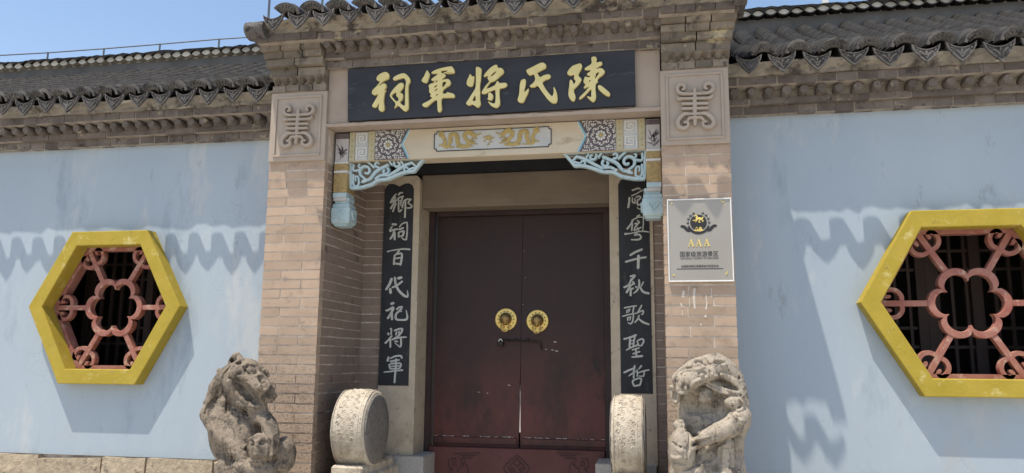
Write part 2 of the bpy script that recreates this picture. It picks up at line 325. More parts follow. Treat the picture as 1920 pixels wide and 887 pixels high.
# brick meshes: four uneven unit boxes shared by all laid bricks
def brick_meshes(mat, n=4, b=0.06, jit=0.05):
    out = []
    for k in range(n):
        mb = MB(); mb.box(-.5, .5, -.5, .5, -.5, .5)
        vs = [(x+random.uniform(-jit, jit)*.15, y+random.uniform(-jit, jit)*(.3 if y < 0 else 0), z+random.uniform(-jit, jit)) for x, y, z in mb.v]
        import bmesh
        me = bpy.data.meshes.new('brick'); me.from_pydata(vs, [], mb.f)
        me.materials.append(M[mat]); out.append(me)
    return out
BR = {k: brick_meshes(k) for k in ('brick', 'brick_in', 'cornice', 'corbel')}
BR['base_stone'] = brick_meshes('base_stone', 4, jit=0.09)
def lay(name, mat, x0, x1, y0, y1, z0, z1, parent):
    me = random.choice(BR[mat])
    return put(name, me, ((x0+x1)/2, (y0+y1)/2, (z0+z1)/2), parent, (x1-x0, y1-y0, z1-z0))

# ---------------------------------------------------------------- ground
g = MB(); g.box(-1500, 1500, -1500, 1500, -0.5, 0.0); go = g.build('ground', 'ground'); go['kind'] = 'structure'

# ---------------------------------------------------------------- roof pieces
def arc_tile(r, th, a, ln, up=True, n=6, taper=0.0):
    """curved clay tile: length along +y (up the slope), arc across x; up=True arches upward"""
    vs, fs = [], []
    for e, (yy, k) in enumerate(((0, 1.0), (ln, 1.0-taper))):
        for rr in (r*k, (r-th)*k):
            for i in range(n+1):
                t = -a+2*a*i/n
                vs.append((rr*math.sin(t), yy, (rr*math.cos(t)-r*math.cos(a))*(1.32 if up else -1)))
    m = n+1; o0, i0, o1, i1 = 0, m, 2*m, 3*m
    for i in range(n):
        fs += [(o0+i, o0+i+1, o1+i+1, o1+i), (i0+i+1, i0+i, i1+i, i1+i+1), (o0+i+1, o0+i, i0+i, i0+i+1), (o1+i, o1+i+1, i1+i+1, i1+i)]
    fs += [(o0, o1, i1, i0), (o0+n, i0+n, i1+n, o1+n)]
    return vs, fs
def lips(me):
    me.materials.append(M['tile_lip']); n = len(me.polygons); idx = np.zeros(n, np.int32); k = 4*6+2
    for i in range(0, n, k): idx[i+2:i+24:4] = 1
    me.polygons.foreach_set('material_index', idx)
    return me
def mesh_of(vs, fs, name, mat, smooth=False):
    import bmesh
    me = bpy.data.meshes.new(name); me.from_pydata(vs, [], fs); me.materials.append(M[mat])
    bm = bmesh.new(); bm.from_mesh(me); bmesh.ops.recalc_face_normals(bm, faces=bm.faces); bm.to_mesh(me); bm.free()
    return me
def drip_mesh(w, h, th=0.016):
    """shield-shaped drip tile end with raised rim and a floral boss; hangs below its concave upper edge"""
    top = [(-w/2+w*i/8, -0.30*h*(1-((i-4)/4)**2)) for i in range(9)]
    bot = [(w*.46, -h*.26), (w*.38, -h*.45), (w*.26, -h*.67), (w*.12, -h*.87), (0, -h), (-w*.12, -h*.87), (-w*.26, -h*.67), (-w*.38, -h*.45), (-w*.46, -h*.26)]
    out = top+bot; c = (0, -h*.55)
    mb = MB(); n = len(out)
    inn = [(c[0]+(x-c[0])*.86, c[1]+(z-c[1])*.80) for x, z in out]
    vs = [(x, 0, z) for x, z in out]+[(x, 0, z) for x, z in inn]+[(x, th*.4, z) for x, z in inn]+[(x, th, z) for x, z in out]
    fs = [tuple(range(2*n, 3*n)), tuple(range(4*n-1, 3*n-1, -1))]
    for k in (0, n):
        for i in range(n): j = (i+1) % n; fs.append((k+i, k+j, k+n+j, k+n+i))
    for i in range(n): j = (i+1) % n; fs.append((j, i, 3*n+i, 3*n+j))
    mb.add(vs, fs)
    ln = lambda u, v: (u, v)
    mb.ribbons([[(-w*.22, -h*.42, .005), (-w*.10, -h*.55, .006), (0, -h*.80, .005)], [(w*.22, -h*.42, .005), (w*.10, -h*.55, .006), (0, -h*.78, .005)],
                [(0, -h*.40, .007), (0, -h*.62, .007)], [(-w*.30, -h*.36, .004), (-w*.34, -h*.30, .004)], [(w*.30, -h*.36, .004), (w*.34, -h*.30, .004)]], ln, -.001, th*.5, .0003)
    return mesh_of(mb.v, mb.f, 'drip_tile', 'tile_end')
def fan_mesh(w, h, th=0.02):
    """flared cover-tile end: arched band with a scalloped upper edge and small pressed flutes"""
    n = 20; r0 = w*.56; a = 1.02
    vs = []; fs = []
    for i in range(n+1):
        t = -a+2*a*i/n
        ro = r0+h*(.86+.16*abs(math.sin(i*math.pi/2+.4)))
        for rr, y in ((r0, 0.02), (r0+h*.25, .004), (ro, -0.022), (ro+.002, -.004), (r0, .04)):
            vs.append((rr*math.sin(t), y, (rr*math.cos(t)-r0*math.cos(a))*.80))
    for i in range(n):
        for k in range(5):
            j = (k+1) % 5; fs.append((i*5+k, i*5+j, i*5+5+j, i*5+5+k))
    fs += [tuple(range(5)), tuple(range(n*5+4, n*5-1, -1))]
    ln = lambda u, v: (u, v)
    mb = MB(); mb.add(vs, fs)
    for i in range(5):
        t = -.72+.36*i; rr = r0+h*.5
        mb.ribbons([[((rr-.010)*math.sin(t), ((rr-.010)*math.cos(t)-r0*math.cos(a))*.8, .0045), ((rr+.010)*math.sin(t), ((rr+.010)*math.cos(t)-r0*math.cos(a))*.8, .0045)]], ln, -.014, .0, .0003)
    return mesh_of(mb.v, mb.f, 'cover_tile_end', 'tile_end')

def roof(root, xs_drip, pitch, y0, z0, y1, z1, n_single, drip_h, single_rows=99, pad=(0, 0), exposed=0.115):
    """cover-and-pan tile slope from the eave (y0,z0) up to (y1,z1); nearest rows singly, the rest joined"""
    sl = math.atan2(z1-z0, y1-y0); Ls = math.hypot(z1-z0, y1-y0); nrow = int(Ls/exposed)
    xa, xb = min(xs_drip)-pitch/2-pad[0], max(xs_drip)+pitch/2+pad[1]
    bed = MB(); bed.sweep_x([(y0+.13, z0+.0), (y0+(y1-y0)*.5, (z0+z1)*.5-.16), (y1, z1-.06), (y1, z1-.22), (y0+.13, z0-.03)], xa, xb); bed.build('tile_bedding', 'tile_bed', root)
    r = pitch*.355
    up = arc_tile(r, .022, 1.40, .20, True); dn = arc_tile(pitch*.52, .014, .80, .17, False)
    ume = [lips(mesh_of([(x*k, y, z*k) for x, y, z in up[0]], up[1], 'cover_tile', 'tile')) for k in (1.0, .95, 1.06)]
    jobs = []
    for row in range(nrow):
        for i, xd in enumerate(xs_drip):
            for up_ in (True, False):
                x = xd+pitch/2 if up_ else xd
                if up_ and i == len(xs_drip)-1: continue
                jobs.append((row, x, up_))
    # single objects: those nearest the camera that show largest
    def key(j): return j[0]*.35+abs(j[1]-.9)*.0
    cand = [j for j in jobs if j[2] and (y0+(j[0]*exposed)*math.cos(sl)) < y1]
    cand.sort(key=lambda j: (j[0]*exposed+5.0)**1+abs(j[1]-CAM[0])*.45)
    single = set((j[0], round(j[1], 4)) for j in cand[:n_single])
    rest = MB(); tilt = .15
    for row, x, up_ in jobs:
        s = row*exposed+(.01 if up_ else .10); jx = random.uniform(-.003, .003); jt = random.uniform(-.012, .012)+tilt+.10*math.cos(math.pi*min(1, s/Ls)); jz = random.uniform(-.0015, .0015); jr = random.uniform(-.015, .015)
        base = .030 if up_ else -.034
        sag = -.10*math.sin(math.pi*min(1, s/Ls))
        py, pz = y0+s*math.cos(sl)-0, z0+s*math.sin(sl)+base+sag+jz
        if up_ and (row, round(x, 4)) in single:
            put('roof_tile', random.choice(ume), (x+jx, py, pz), root, rot=(sl-jt, 0, jr))
        else:
            v, f = up if up_ else dn
            c, sn = math.cos(sl-jt), math.sin(sl-jt); kk = random.uniform(.96, 1.05)
            rest.add([(x+jx+a*kk-b*jr, py+b*c-h*kk*sn, pz+b*sn+h*kk*c) for a, b, h in v], f)
    o = rest.build('far_roof_tiles', 'tile', root, fix=True); o['kind'] = 'stuff'; lips(o.data)
    dm = drip_mesh(pitch*.84, drip_h*1.24, .02); fm = fan_mesh(pitch*.47, .040)
    for i, xd in enumerate(xs_drip):
        put('drip_tile', dm, (xd+random.uniform(-.006, .006), y0-.064, z0+.012+random.uniform(-.006, .006)), root, (random.uniform(.92, 1.05), 1, random.uniform(.9, 1.08)), (random.uniform(-.12, .02), random.uniform(-.06, .06), 0))
        if i < len(xs_drip)-1:
            put('cover_tile_end', fm, (xd+pitch/2+random.uniform(-.006, .006), y0-.058, z0+.014+random.uniform(-.004, .004)), root, (random.uniform(.97, 1.08), 1, random.uniform(1.1, 1.25)), (random.uniform(-.06, .1), random.uniform(-.05, .05), 0))

def course(root, name, mat, x0, x1, ln, gap, y0, y1, z0, z1, off=0.0, jit=.004):
    x = x0-off
    while x < x1:
        a, b = max(x, x0), min(x+ln-gap, x1)
        if b-a > .02:
            dz = random.uniform(-jit, jit)*.7; dy = random.uniform(-jit, jit)*.5
            lay(name, mat, a, b, y0+dy, y1, z0+dz, z1+dz, root)
        x += ln+random.uniform(-.006, .006)
def pegs(root, x0, x1, pitch, yf, yb, zc, r):
    """row of short rounded brick pegs under the eave"""
    mes = []
    for k in range(4):
        mb = MB(); n = 10; prof = [(r*.86, 0), (r, .008), (r*1.02, .10)]
        mb.lathe(prof, (0, 0, 0), 'y', n)
        vs = [(x*random.uniform(.92, 1.06), y, z*random.uniform(.92, 1.06)) for x, y, z in mb.v]
        mes.append(mesh_of(vs, mb.f, 'eave_peg', 'cornice'))
    x = x0+pitch*.5
    while x < x1-.02:
        put('eave_peg', random.choice(mes), (x+random.uniform(-.006, .006), yf+random.uniform(-.008, .008), zc+random.uniform(-.004, .004)), root, (random.uniform(.9, 1.05), (yb-yf)/.10, random.uniform(.92, 1.08)), (0, random.uniform(-.5, .5), 0))
        x += pitch

# ---------------------------------------------------------------- the two blue-walled wings
WALL_Y = 0.42
HEXES = {'l': (-4.214, 1.985), 'r': (1.985, 1.985)}
def hexpts(c, hw, hh, fl):
    if c[0] < 0: hw, fl = hw*.955, fl*.955
    return [(c[0]-hw, c[1]), (c[0]-fl, c[1]+hh), (c[0]+fl, c[1]+hh), (c[0]+hw, c[1]), (c[0]+fl, c[1]-hh), (c[0]-fl, c[1]-hh)]
def wing(side, label, x0, x1, xs_drip, pitch, brick_x0, brick_x1):
    root = thing('wing_building', label, 'building', (0.5*(x0+x1), WALL_Y, 0), 'blue walled wings beside the gate')
    c = HEXES[side]
    plate('wall', [(x0, .853), (x1, .853), (x1, 3.29), (x0, 3.29)], [hexpts(c, .60, .515, .31)], WALL_Y, WALL_Y+.16, 'wall', root)
    # rough stone footing, one block at a time, standing slightly proud
    core = MB(); core.box(x0, x1, WALL_Y+.02, WALL_Y+.16, 0, .85); core.build('footing_core', 'mortar', root)
    for zz0, zz1, off in ((.615, .838, 0.0), (.31, .60, .21), (.0, .30, .05)):
        x = x0+off-.3
        while x < x1:
            ln = random.uniform(.36, .56); a, b = max(x, x0), min(x+ln-.012, x1)
            if b-a > .04: lay('footing_stone', 'base_stone', a, b, WALL_Y-.035+random.uniform(-.012, .008), WALL_Y+.03, zz0, zz1+random.uniform(-.006, .006), root)
            x += ln
    # eave: stepped brick courses with a row of pegs
    cr = MB()
    cr.box(x0, x1, .367, .56, 3.287, 3.347); cr.box(x0, x1, .3235, .56, 3.3475, 3.39); cr.box(x0, x1, .335, .56, 3.3905, 3.444); cr.box(x0, x1, .2035, .56, 3.4445, 3.50)
    cr.build('eave_core', 'cornice_core', root)
    ea = MB(); n = 90; xs = np.linspace(x0, x1, n)
    prof = [(.180, 3.502), (.176, 3.53), (.160, 3.56), (.150, 3.585), (.5, 3.60), (.5, 3.502)]
    for i, x in enumerate(xs): ea.v += [(x, y+random.uniform(-.008, .008), z+random.uniform(-.005, .005)) for y, z in prof]
    for i in range(n-1):
        for k in range(6): j = (k+1) % 6; ea.f.append((i*6+k, i*6+j, i*6+6+j, i*6+6+k))
    ea.f += [tuple(range(6)), tuple(range(n*6-1, n*6-7, -1))]
    ea.build('eave_mortar_bed', 'fascia', root)
    a, b = brick_x0, brick_x1
    course(root, 'brick', 'cornice', a, b, .124, .0085, .362, .42, 3.289, 3.343)
    course(root, 'brick', 'cornice', a, b, .26, .0085, .318, .40, 3.3475, 3.388, .1)
    course(root, 'brick', 'cornice', a, b, .126, .0085, .198, .30, 3.447, 3.50, .05)
    pegs(root, a, b, .113, .235, .345, 3.413, .031)
    roof(root, xs_drip, pitch, .14, 3.603, 3.30, 5.09, 230, .106)
    # ridge: rendered band, interlocking lime-plugged tiles, dark capping
    X0, X1 = (x0, x1)
    rb = MB(); rb.box(X0, X1, 3.30, 3.75, 5.0, 5.285); rb.build('ridge_band', 'ridge', root)
    rc = MB(); nn = 70; xs = np.linspace(X0, X1, nn)
    for x in xs:
        h = random.uniform(-.012, .012); rc.v += [(x, 3.31, 5.372), (x, 3.30, 5.42+h), (x, 3.42, 5.455+h), (x, 3.72, 5.455), (x, 3.72, 5.372)]
    for i in range(nn-1):
        for k in range(5): j = (k+1) % 5; rc.f.append((i*5+k, i*5+j, i*5+5+j, i*5+5+k))
    rc.build('ridge_cap', 'tile', root)
    rl = MB(); rl.box(X0, X1, 3.34, 3.70, 5.285, 5.372); rl.build('ridge_core', 'lime', root)
    lp = .134; lens = [(-lp*.5+lp*i/8, .040*(1-((i-4)/4)**2)) for i in range(9)]
    mb = MB(); mb.prism(lens+[(x, -z*.9) for x, z in lens[::-1][1:-1]], 0, .14); plug = mesh_of(mb.v, mb.f, 'lime_plug', 'lime')
    av, af = [], []
    for sgn in (1, -1):
        mbb = MB(); nq = 9
        for i in range(nq):
            x = -lp*.5+lp*i/8; z = .040*(1-((i-4)/4)**2)*(1 if sgn > 0 else .9)*sgn
            mbb.v += [(x, -.03, z+.001*sgn), (x, -.03, z+.013*sgn), (x, .12, z+.013*sgn), (x, .12, z+.001*sgn)]
        for i in range(nq-1):
            for k in range(4): j = (k+1) % 4; mbb.f.append((i*4+k, i*4+j, i*4+4+j, i*4+4+k))
        av.append(mesh_of(mbb.v, mbb.f, 'ridge_tile', 'tile'))
    x = X0+lp
    while x < X1-lp*.5:
        if -9.3 < x < 5.2:
            jj = random.uniform(-.006, .006)
            put('lime_plug', plug, (x, 3.245+random.uniform(-.01, .01), 5.327+jj), root, (random.uniform(.86, .95), 1, random.uniform(.85, 1)))
            put('ridge_tile', av[0], (x, 3.245, 5.325+jj), root); 
            if side == 'r': put('ridge_tile', av[1], (x, 3.247, 5.329+jj), root)
        x += lp
    # back of the roof and end walls so that the house is a body
    bk = MB(); bk.sweep_x([(3.75, 5.2), (6.6, 3.6), (6.6, 3.45), (3.75, 5.0)], x0, x1); bk.build('back_roof', 'tile', root)
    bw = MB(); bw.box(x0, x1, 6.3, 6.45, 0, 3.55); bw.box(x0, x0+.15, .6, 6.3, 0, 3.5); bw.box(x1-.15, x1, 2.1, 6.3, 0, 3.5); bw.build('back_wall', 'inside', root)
    # window: yellow hexagon surround, red lattice in the reveal, dark shutters in the room behind
    win = plate('hexagonal_window', hexpts(c, .693, .592, .347), [hexpts(c, .565, .480, .292)], .315, WALL_Y+.02, 'yellow', root, .006)
    plate('inner_frame', hexpts(c, .600, .514, .309), [hexpts(c, .535, .452, .276)], WALL_Y+.022, WALL_Y+.10, 'red', win)
    lat = MB(); ident = lambda u, v: (u, v)
    outer, inner = [], []
    for i in range(120):
        t = 2*math.pi*i/120; k = .76+.24*abs(math.cos(3*t))**.55
        outer.append((c[0]+.252*k*math.cos(t), c[1]+.245*k*math.sin(t))); 
        inner.append((c[0]+(.252*k-.046)*math.cos(t), c[1]+(.245*k-.046)*math.sin(t)))
    plate('lattice_flower', outer, [inner], WALL_Y+.015, WALL_Y+.075, 'red', win, .004)
    for k in range(6):
        t = k*math.pi/3; vx = hexpts(c, .56, .476, .289)[[3, 2, 1, 0, 5, 4][k]]
        dx, dz = vx[0]-c[0], vx[1]-c[1]; L = math.hypot(dx, dz); ux, uz = dx/L, dz/L
        sp = MB(); a0, a1 = .225, L-.005; hw = .0185
        p = lambda s, q: (c[0]+ux*s-uz*q, c[1]+uz*s+ux*q)
        sp.prism([p(a0, -hw), p(a1, -hw), p(a1, hw), p(a0, hw)], WALL_Y+.02, WALL_Y+.07)
        sp.build('lattice_spoke', 'red', win)
        cu = MB()
        for sg in (1, -1):
            st = [(a1-.150, sg*.010, .0155), (a1-.148, sg*.050, .0155), (a1-.120, sg*.084, .0155), (a1-.078, sg*.092, .0150), (a1-.046, sg*.074, .0145), (a1-.052, sg*.047, .0135), (a1-.078, sg*.046, .0125)]
            cu.ribbons([[(*p(s, q), w) for s, q, w in st]], ident, WALL_Y+.022, WALL_Y+.068, dome=.12)
        cu.build('lattice_scroll', 'red', win)
    sh = MB()
    bx0, bx1 = c[0]-.95, c[0]+.95
    for i in range(19):
        x = bx0+.05+i*.1; sh.box(x-.011, x+.011, 1.30, 1.325, 1.05, 3.05)
    for z in (1.30, 1.72, 1.86, 2.30, 2.44, 2.86): sh.box(bx0, bx1, 1.305, 1.32, z-.011, z+.011)
    for x in (bx0+.02, c[0]-.30, c[0]-.02, c[0]+.05, c[0]+.36, bx1-.02): sh.box(x-.034, x+.034, 1.28, 1.34, .9, 3.2)
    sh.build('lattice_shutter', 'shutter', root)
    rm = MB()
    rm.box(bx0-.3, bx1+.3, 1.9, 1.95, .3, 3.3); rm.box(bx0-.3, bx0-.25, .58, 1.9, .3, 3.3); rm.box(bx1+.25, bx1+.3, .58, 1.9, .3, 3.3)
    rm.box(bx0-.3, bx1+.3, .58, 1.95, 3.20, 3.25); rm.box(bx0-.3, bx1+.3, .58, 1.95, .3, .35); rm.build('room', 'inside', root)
    return root
xl = [-2.886-.2005*i for i in range(33)]
wing('l', 'pale blue walled wing left of the gate with the long wired ridge', -9.3, -2.70, xl, .2005, -6.3, -2.72)
xr = [.636+.217*i for i in range(21)]
wing('r', 'pale blue walled wing right of the gate with coarse curved roof tiles above', .478, 5.2, xr, .217, .50, 3.4)

# ---------------------------------------------------------------- gatehouse
gate = thing('gatehouse', 'brick gatehouse with tiled roof, two piers and maroon double door', 'gate', (-1.11, 0, 0))
CO = .065; Z0 = .846-13*CO+.0
def pier(xa, xb, inner_side):
    p = MB(); p.box(xa+.003, xb-.003, .0035, 2.0, 0, 3.48); core = p.build('pier', 'mortar', gate)
    below = MB()
    for k in range(46):
        z0 = Z0+k*CO; z1 = z0+CO-.0085
        if z0 < 0 or z0 > 2.975: continue
        z1 = min(z1, 2.985); see = z0 > .74
        f = (.33 if k % 2 else .68)+random.uniform(-.015, .015)
        cuts = [xa, xa+(xb-xa)*f, xb]
        for a, b in zip(cuts[:-1], cuts[1:]):
            a2, b2 = (a if a == xa else a+.004), (b if b == xb else b-.003)
            if see: lay('brick', 'brick', a2, b2, random.uniform(-.0015, .0015), .06, z0, z1, core)
            else: below.box(a2, b2, 0, .06, z0, z1)
        # reveal bricks, running into the porch
        cuts = [.062, .19, .455, .58, .80] if k % 2 else [.062, .32, .445, .70, .80]
        for a, b in zip(cuts[:-1], cuts[1:]):
            a2, b2 = a+.004, (b if b == .80 else b-.003)
            xx = (xb-.05, xb+random.uniform(-.001, .001)) if inner_side > 0 else (xa+random.uniform(-.001, .001), xa+.05)
            if see and inner_side > 0:
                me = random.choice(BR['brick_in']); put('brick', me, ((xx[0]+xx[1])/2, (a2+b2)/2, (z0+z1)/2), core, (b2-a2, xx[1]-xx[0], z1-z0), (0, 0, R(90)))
            else: below.box(xx[0], xx[1], a2, b2, z0, z1)
        # outer flank
        xx = (xa, xa+.05) if inner_side > 0 else (xb-.05, xb)
        below.box(xx[0], xx[1], .064, .24, z0, z1); below.box(xx[0], xx[1], .248, .415, z0, z1)
    kind(below.build('brick', 'brick', core), 'stuff')
    return core
pl = pier(-2.715, -2.288, 1); pr = pier(.055, .49, -1)
# narrow brick returns beside the carved jambs
for xa, xb, who in ((-2.289, -2.125, pl), (-.012, .056, pr)):
    q = MB(); q.box(xa, xb, .8035, 1.6, 0, 3.2); rt = q.build('return_wall', 'mortar', gate)
    for k in range(46):
        z0 = Z0+k*CO
        if z0 < .74 or z0 > 3.1: continue
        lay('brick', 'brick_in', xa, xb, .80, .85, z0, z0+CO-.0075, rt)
# relief panels above the pier shafts
def relief(xa, xb, fnz, strokes):
    mb = MB()
    z0, z1 = 2.988, 3.50
    mb.box(xa, xb, -.020, .03, z0, z1, .004); fr = mb.build('relief_panel', 'relief', gate)
    b = MB(); w = .052
    for (a, c_, d, e) in ((xa+w-.016, xb-w+.016, z1-w+.004, z1-w+.020), (xa+w-.016, xb-w+.016, z0+w-.020, z0+w-.004), (xa+w-.016, xa+w, z0+w-.004, z1-w+.004), (xb-w, xb-w+.016, z0+w-.004, z1-w+.004)):
        b.box(a, c_, -.030, -.010, d, e, .003)
    b.build('moulding', 'relief', fr)
    r = MB(); r.ribbons([[(u, v, w*1.45) for u, v, w in st] for st in strokes], fnz, -.050, -.015, .0005, .3); r.build('longevity_emblem', 'relief', fr)
# emblem traced on the photograph's right panel (zoom 900,0 scale .3383)
em = [[(1190, 492, 7), (1190, 560, 9), (1192, 690, 8)],
      [(1150, 522, 6), (1235, 518, 6)], [(1120, 548, 6), (1262, 545, 6)], [(1120, 577, 6), (1262, 574, 6)], [(1118, 604, 6), (1262, 600, 6)], [(1150, 634, 6), (1235, 631, 6)],
      [(1150, 522, 6), (1118, 520, 7), (1098, 508, 8), (1094, 485, 8), (1110, 470, 7), (1130, 476, 7), (1132, 492, 6), (1120, 500, 5)],
      [(1235, 518, 6), (1268, 514, 7), (1288, 500, 8), (1291, 478, 8), (1272, 464, 7), (1252, 468, 7), (1246, 486, 6), (1258, 495, 5)],
      [(1120, 548, 6), (1102, 552, 6), (1092, 545, 5)], [(1262, 545, 6), (1280, 540, 6), (1288, 530, 5)],
      [(1160, 634, 6), (1140, 632, 7), (1122, 640, 9), (1098, 668, 9), (1100, 700, 9), (1125, 712, 8), (1152, 700, 7), (1150, 680, 6), (1132, 680, 6)],
      [(1226, 631, 6), (1245, 630, 7), (1268, 640, 9), (1292, 665, 9), (1292, 692, 9), (1266, 706, 8), (1238, 698, 7), (1238, 678, 6), (1254, 676, 6)],
      [(1160, 655, 6), (1225, 652, 6)], [(1160, 655, 6), (1150, 672, 5)], [(1225, 652, 6), (1240, 668, 5)]]
relief(.055, .492, zoomfn(900, 0, .3383, -.04), em)
relief(-2.717, -2.286, (lambda u, v: (lambda q: (q[0]-2.768, q[1]+.0))(P(900+u*.3383, v*.3383, -.04))), em)

# corbelled pier heads, stepping forward
def pier_head(xa, xb, out, top):
    rows = [(3.503, 3.548, -.035), (3.605, 3.668, -.062), (3.671, 3.722, -.105), (3.725, 3.768, -.130), (3.771, 3.815, -.160), (3.818, 3.862, -.195)]
    co = MB(); co.box(xa+.006, xb-.006, -.02, .5, 3.50, 3.87); ch = co.build('pier_head', 'cornice_core', gate)
    for i, (z0, z1, yf) in enumerate(rows):
        ex = out*(.012*i)
        a, b = (xa-ex if out > 0 else xa, xb) if out > 0 else (xa, xb-ex)
        lay_n = 4 if i in (0,) else (2 if i in (1, 2) else 3)
        w = (b-a)/lay_n
        for k in range(lay_n):
            j = 0 if k == 0 else random.uniform(-.03, .03)
            nj = random.uniform(-.03, .03)
            lay('brick', 'corbel', a+k*w+(.004 if k else 0)+j*0, a+(k+1)*w-.004, yf+random.uniform(-.005, .005), .05, z0+random.uniform(-.002, .002), z1, ch)
    # zigzag carved course
    zz = MB(); n = 48
    for i in range(n+1):
        x = xa+(xb-xa)*i/n; t = (i*6.5/n) % 1; tri = 1-abs(2*t-1); dy = -.012-.06*tri
        zz.v += [(x, dy, 3.552+.026*(1-tri)), (x, dy-.008, 3.560+.026*(1-tri)), (x, -.078, 3.600), (x, .05, 3.602), (x, .05, 3.55)]
    for i in range(n):
        for k in range(5): j = (k+1) % 5; zz.f.append((i*5+k, i*5+j, i*5+5+j, i*5+5+k))
    zz.f += [tuple(range(5)), tuple(range(n*5+4, n*5-1, -1))]
    zz.build('zigzag_course', 'corbel', ch)
pier_head(-2.705, -2.292, 1, 0); pier_head(.066, .500, -1, 0)

# lintel fascia, its sloping lip and the brick eave over it
f = MB(); f.box(-2.29, .057, .004, .14, 3.232, 3.66); f.build('lintel_fascia', 'grey_plaster', gate)
lip = MB(); n = 60; xs = np.linspace(-2.286, .054, n)
for x in xs: lip.v += [(x, -.012+random.uniform(-.003, .003), 3.229), (x, -.016+random.uniform(-.003, .003), 3.252+random.uniform(-.004, .004)), (x, .003, 3.262), (x, .003, 3.229)]
for i in range(n-1):
    for k in range(4): j = (k+1) % 4; lip.f.append((i*4+k, i*4+j, i*4+4+j, i*4+4+k))
lip.build('lintel_lip', 'grey_plaster', gate)
gx0, gx1 = -2.292, .062
cr = MB(); cr.box(gx0, gx1, -.0365, .3, 3.655, 3.712); cr.box(gx0, gx1, -.0765, .3, 3.7125, 3.757); cr.box(gx0, gx1, -.07, .3, 3.7575, 3.806); cr.box(-2.75, .53, -.197, .3, 3.8065, 3.86)
cr.build('eave_core', 'cornice_core', gate)
course(gate, 'brick', 'cornice', gx0, gx1, .101, .0085, -.042, .02, 3.657, 3.708)
course(gate, 'brick', 'cornice', gx0, gx1, .205, .0085, -.082, .0, 3.714, 3.754, .06)
course(gate, 'brick', 'cornice', -2.275, .054, .125, .0085, -.202, -.1, 3.809, 3.858, .03)
pegs(gate, gx0, gx1, .0915, -.165, -.06, 3.782, .027)
# brick sides above the pier heads, eave mortar and tiles
ea = MB(); n = 80; xs = np.linspace(-2.77, .56, n)
prof = [(-.222, 3.862), (-.228, 3.89), (-.270, 3.908), (-.300, 3.926), (.3, 3.985), (.3, 3.862)]
for x in xs: ea.v += [(x, y+random.uniform(-.008, .008), z+random.uniform(-.005, .005)) for y, z in prof]
for i in range(n-1):
    for k in range(6): j = (k+1) % 6; ea.f.append((i*6+k, i*6+j, i*6+6+j, i*6+6+k))
ea.f += [tuple(range(6)), tuple(range(n*6-1, n*6-7, -1))]
ea.build('eave_mortar_bed', 'fascia', gate)
for xa, xb in ((-2.752, -2.30), (.07, .532)):
    course(gate, 'brick', 'cornice', xa, xb, .125, .006, -.222, -.1, 3.812, 3.86, .03)
xg = [-2.555+.1885*i for i in range(17)]
roof(gate, xg, .1885, -.312, 3.932, 1.5, 4.64, 180, .100, exposed=.09)
# rounded stone scroll closing the roof end, and the raking gable edge on both sides
for xa, xb in ((-2.80, -2.66), (.52, .60)):
    pr_ = []
    for i in range(16):
        a = math.pi*.5+math.pi*1.25*i/15
        pr_.append((-.235+.085*math.cos(a), 3.885+.062*math.sin(a)))
    pr_ += [(-.02, 3.83), (1.6, 4.50), (1.6, 4.68), (-.1, 3.97)]
    q = MB(); q.sweep_x(pr_, xa, xb); q.build('gable_scroll', 'tile_end', gate)
for xa, xb in ((-2.71, -2.60), (.40, .515)): sd = MB(); sd.sweep_x([(-.15, 3.87), (-.15, 3.95), (1.5, 4.62), (3.2, 3.9), (3.2, 3.2), (0.3, 3.2), (.3, 3.87)], xa, xb); sd.build('gable_wall', 'cornice_core', gate)
rr = MB(); rr.box(-2.75, .56, 1.45, 1.75, 4.5, 4.80); rr.build('roof_ridge', 'tile', gate)
bk = MB(); bk.sweep_x([(1.75, 4.70), (3.4, 3.95), (3.4, 3.85), (1.75, 4.5)], -2.75, .56); bk.build('back_roof', 'tile', gate)
# porch ceiling and board above the door lintel, near-black in place of the recess shade
ce = MB(); ce.box(-2.284, .05, .27, 3.2, 3.205, 3.23); ce.box(-2.284, .05, .865, .99, 3.067, 3.203); ce.build('porch_ceiling', 'ceiling', gate)
ln = MB(); ln.box(-1.835, -.335, .845, 1.02, 2.797, 3.066, .006); ln.build('door_lintel', 'lintel_stone', gate)
# side walls of the passage behind the jambs
for xa, xb in ((-2.29, -1.90), (-.28, .056)): sw = MB(); sw.box(xa, xb, 1.25, 3.2, 0, 3.2); sw.build('passage_wall', 'inside', gate)

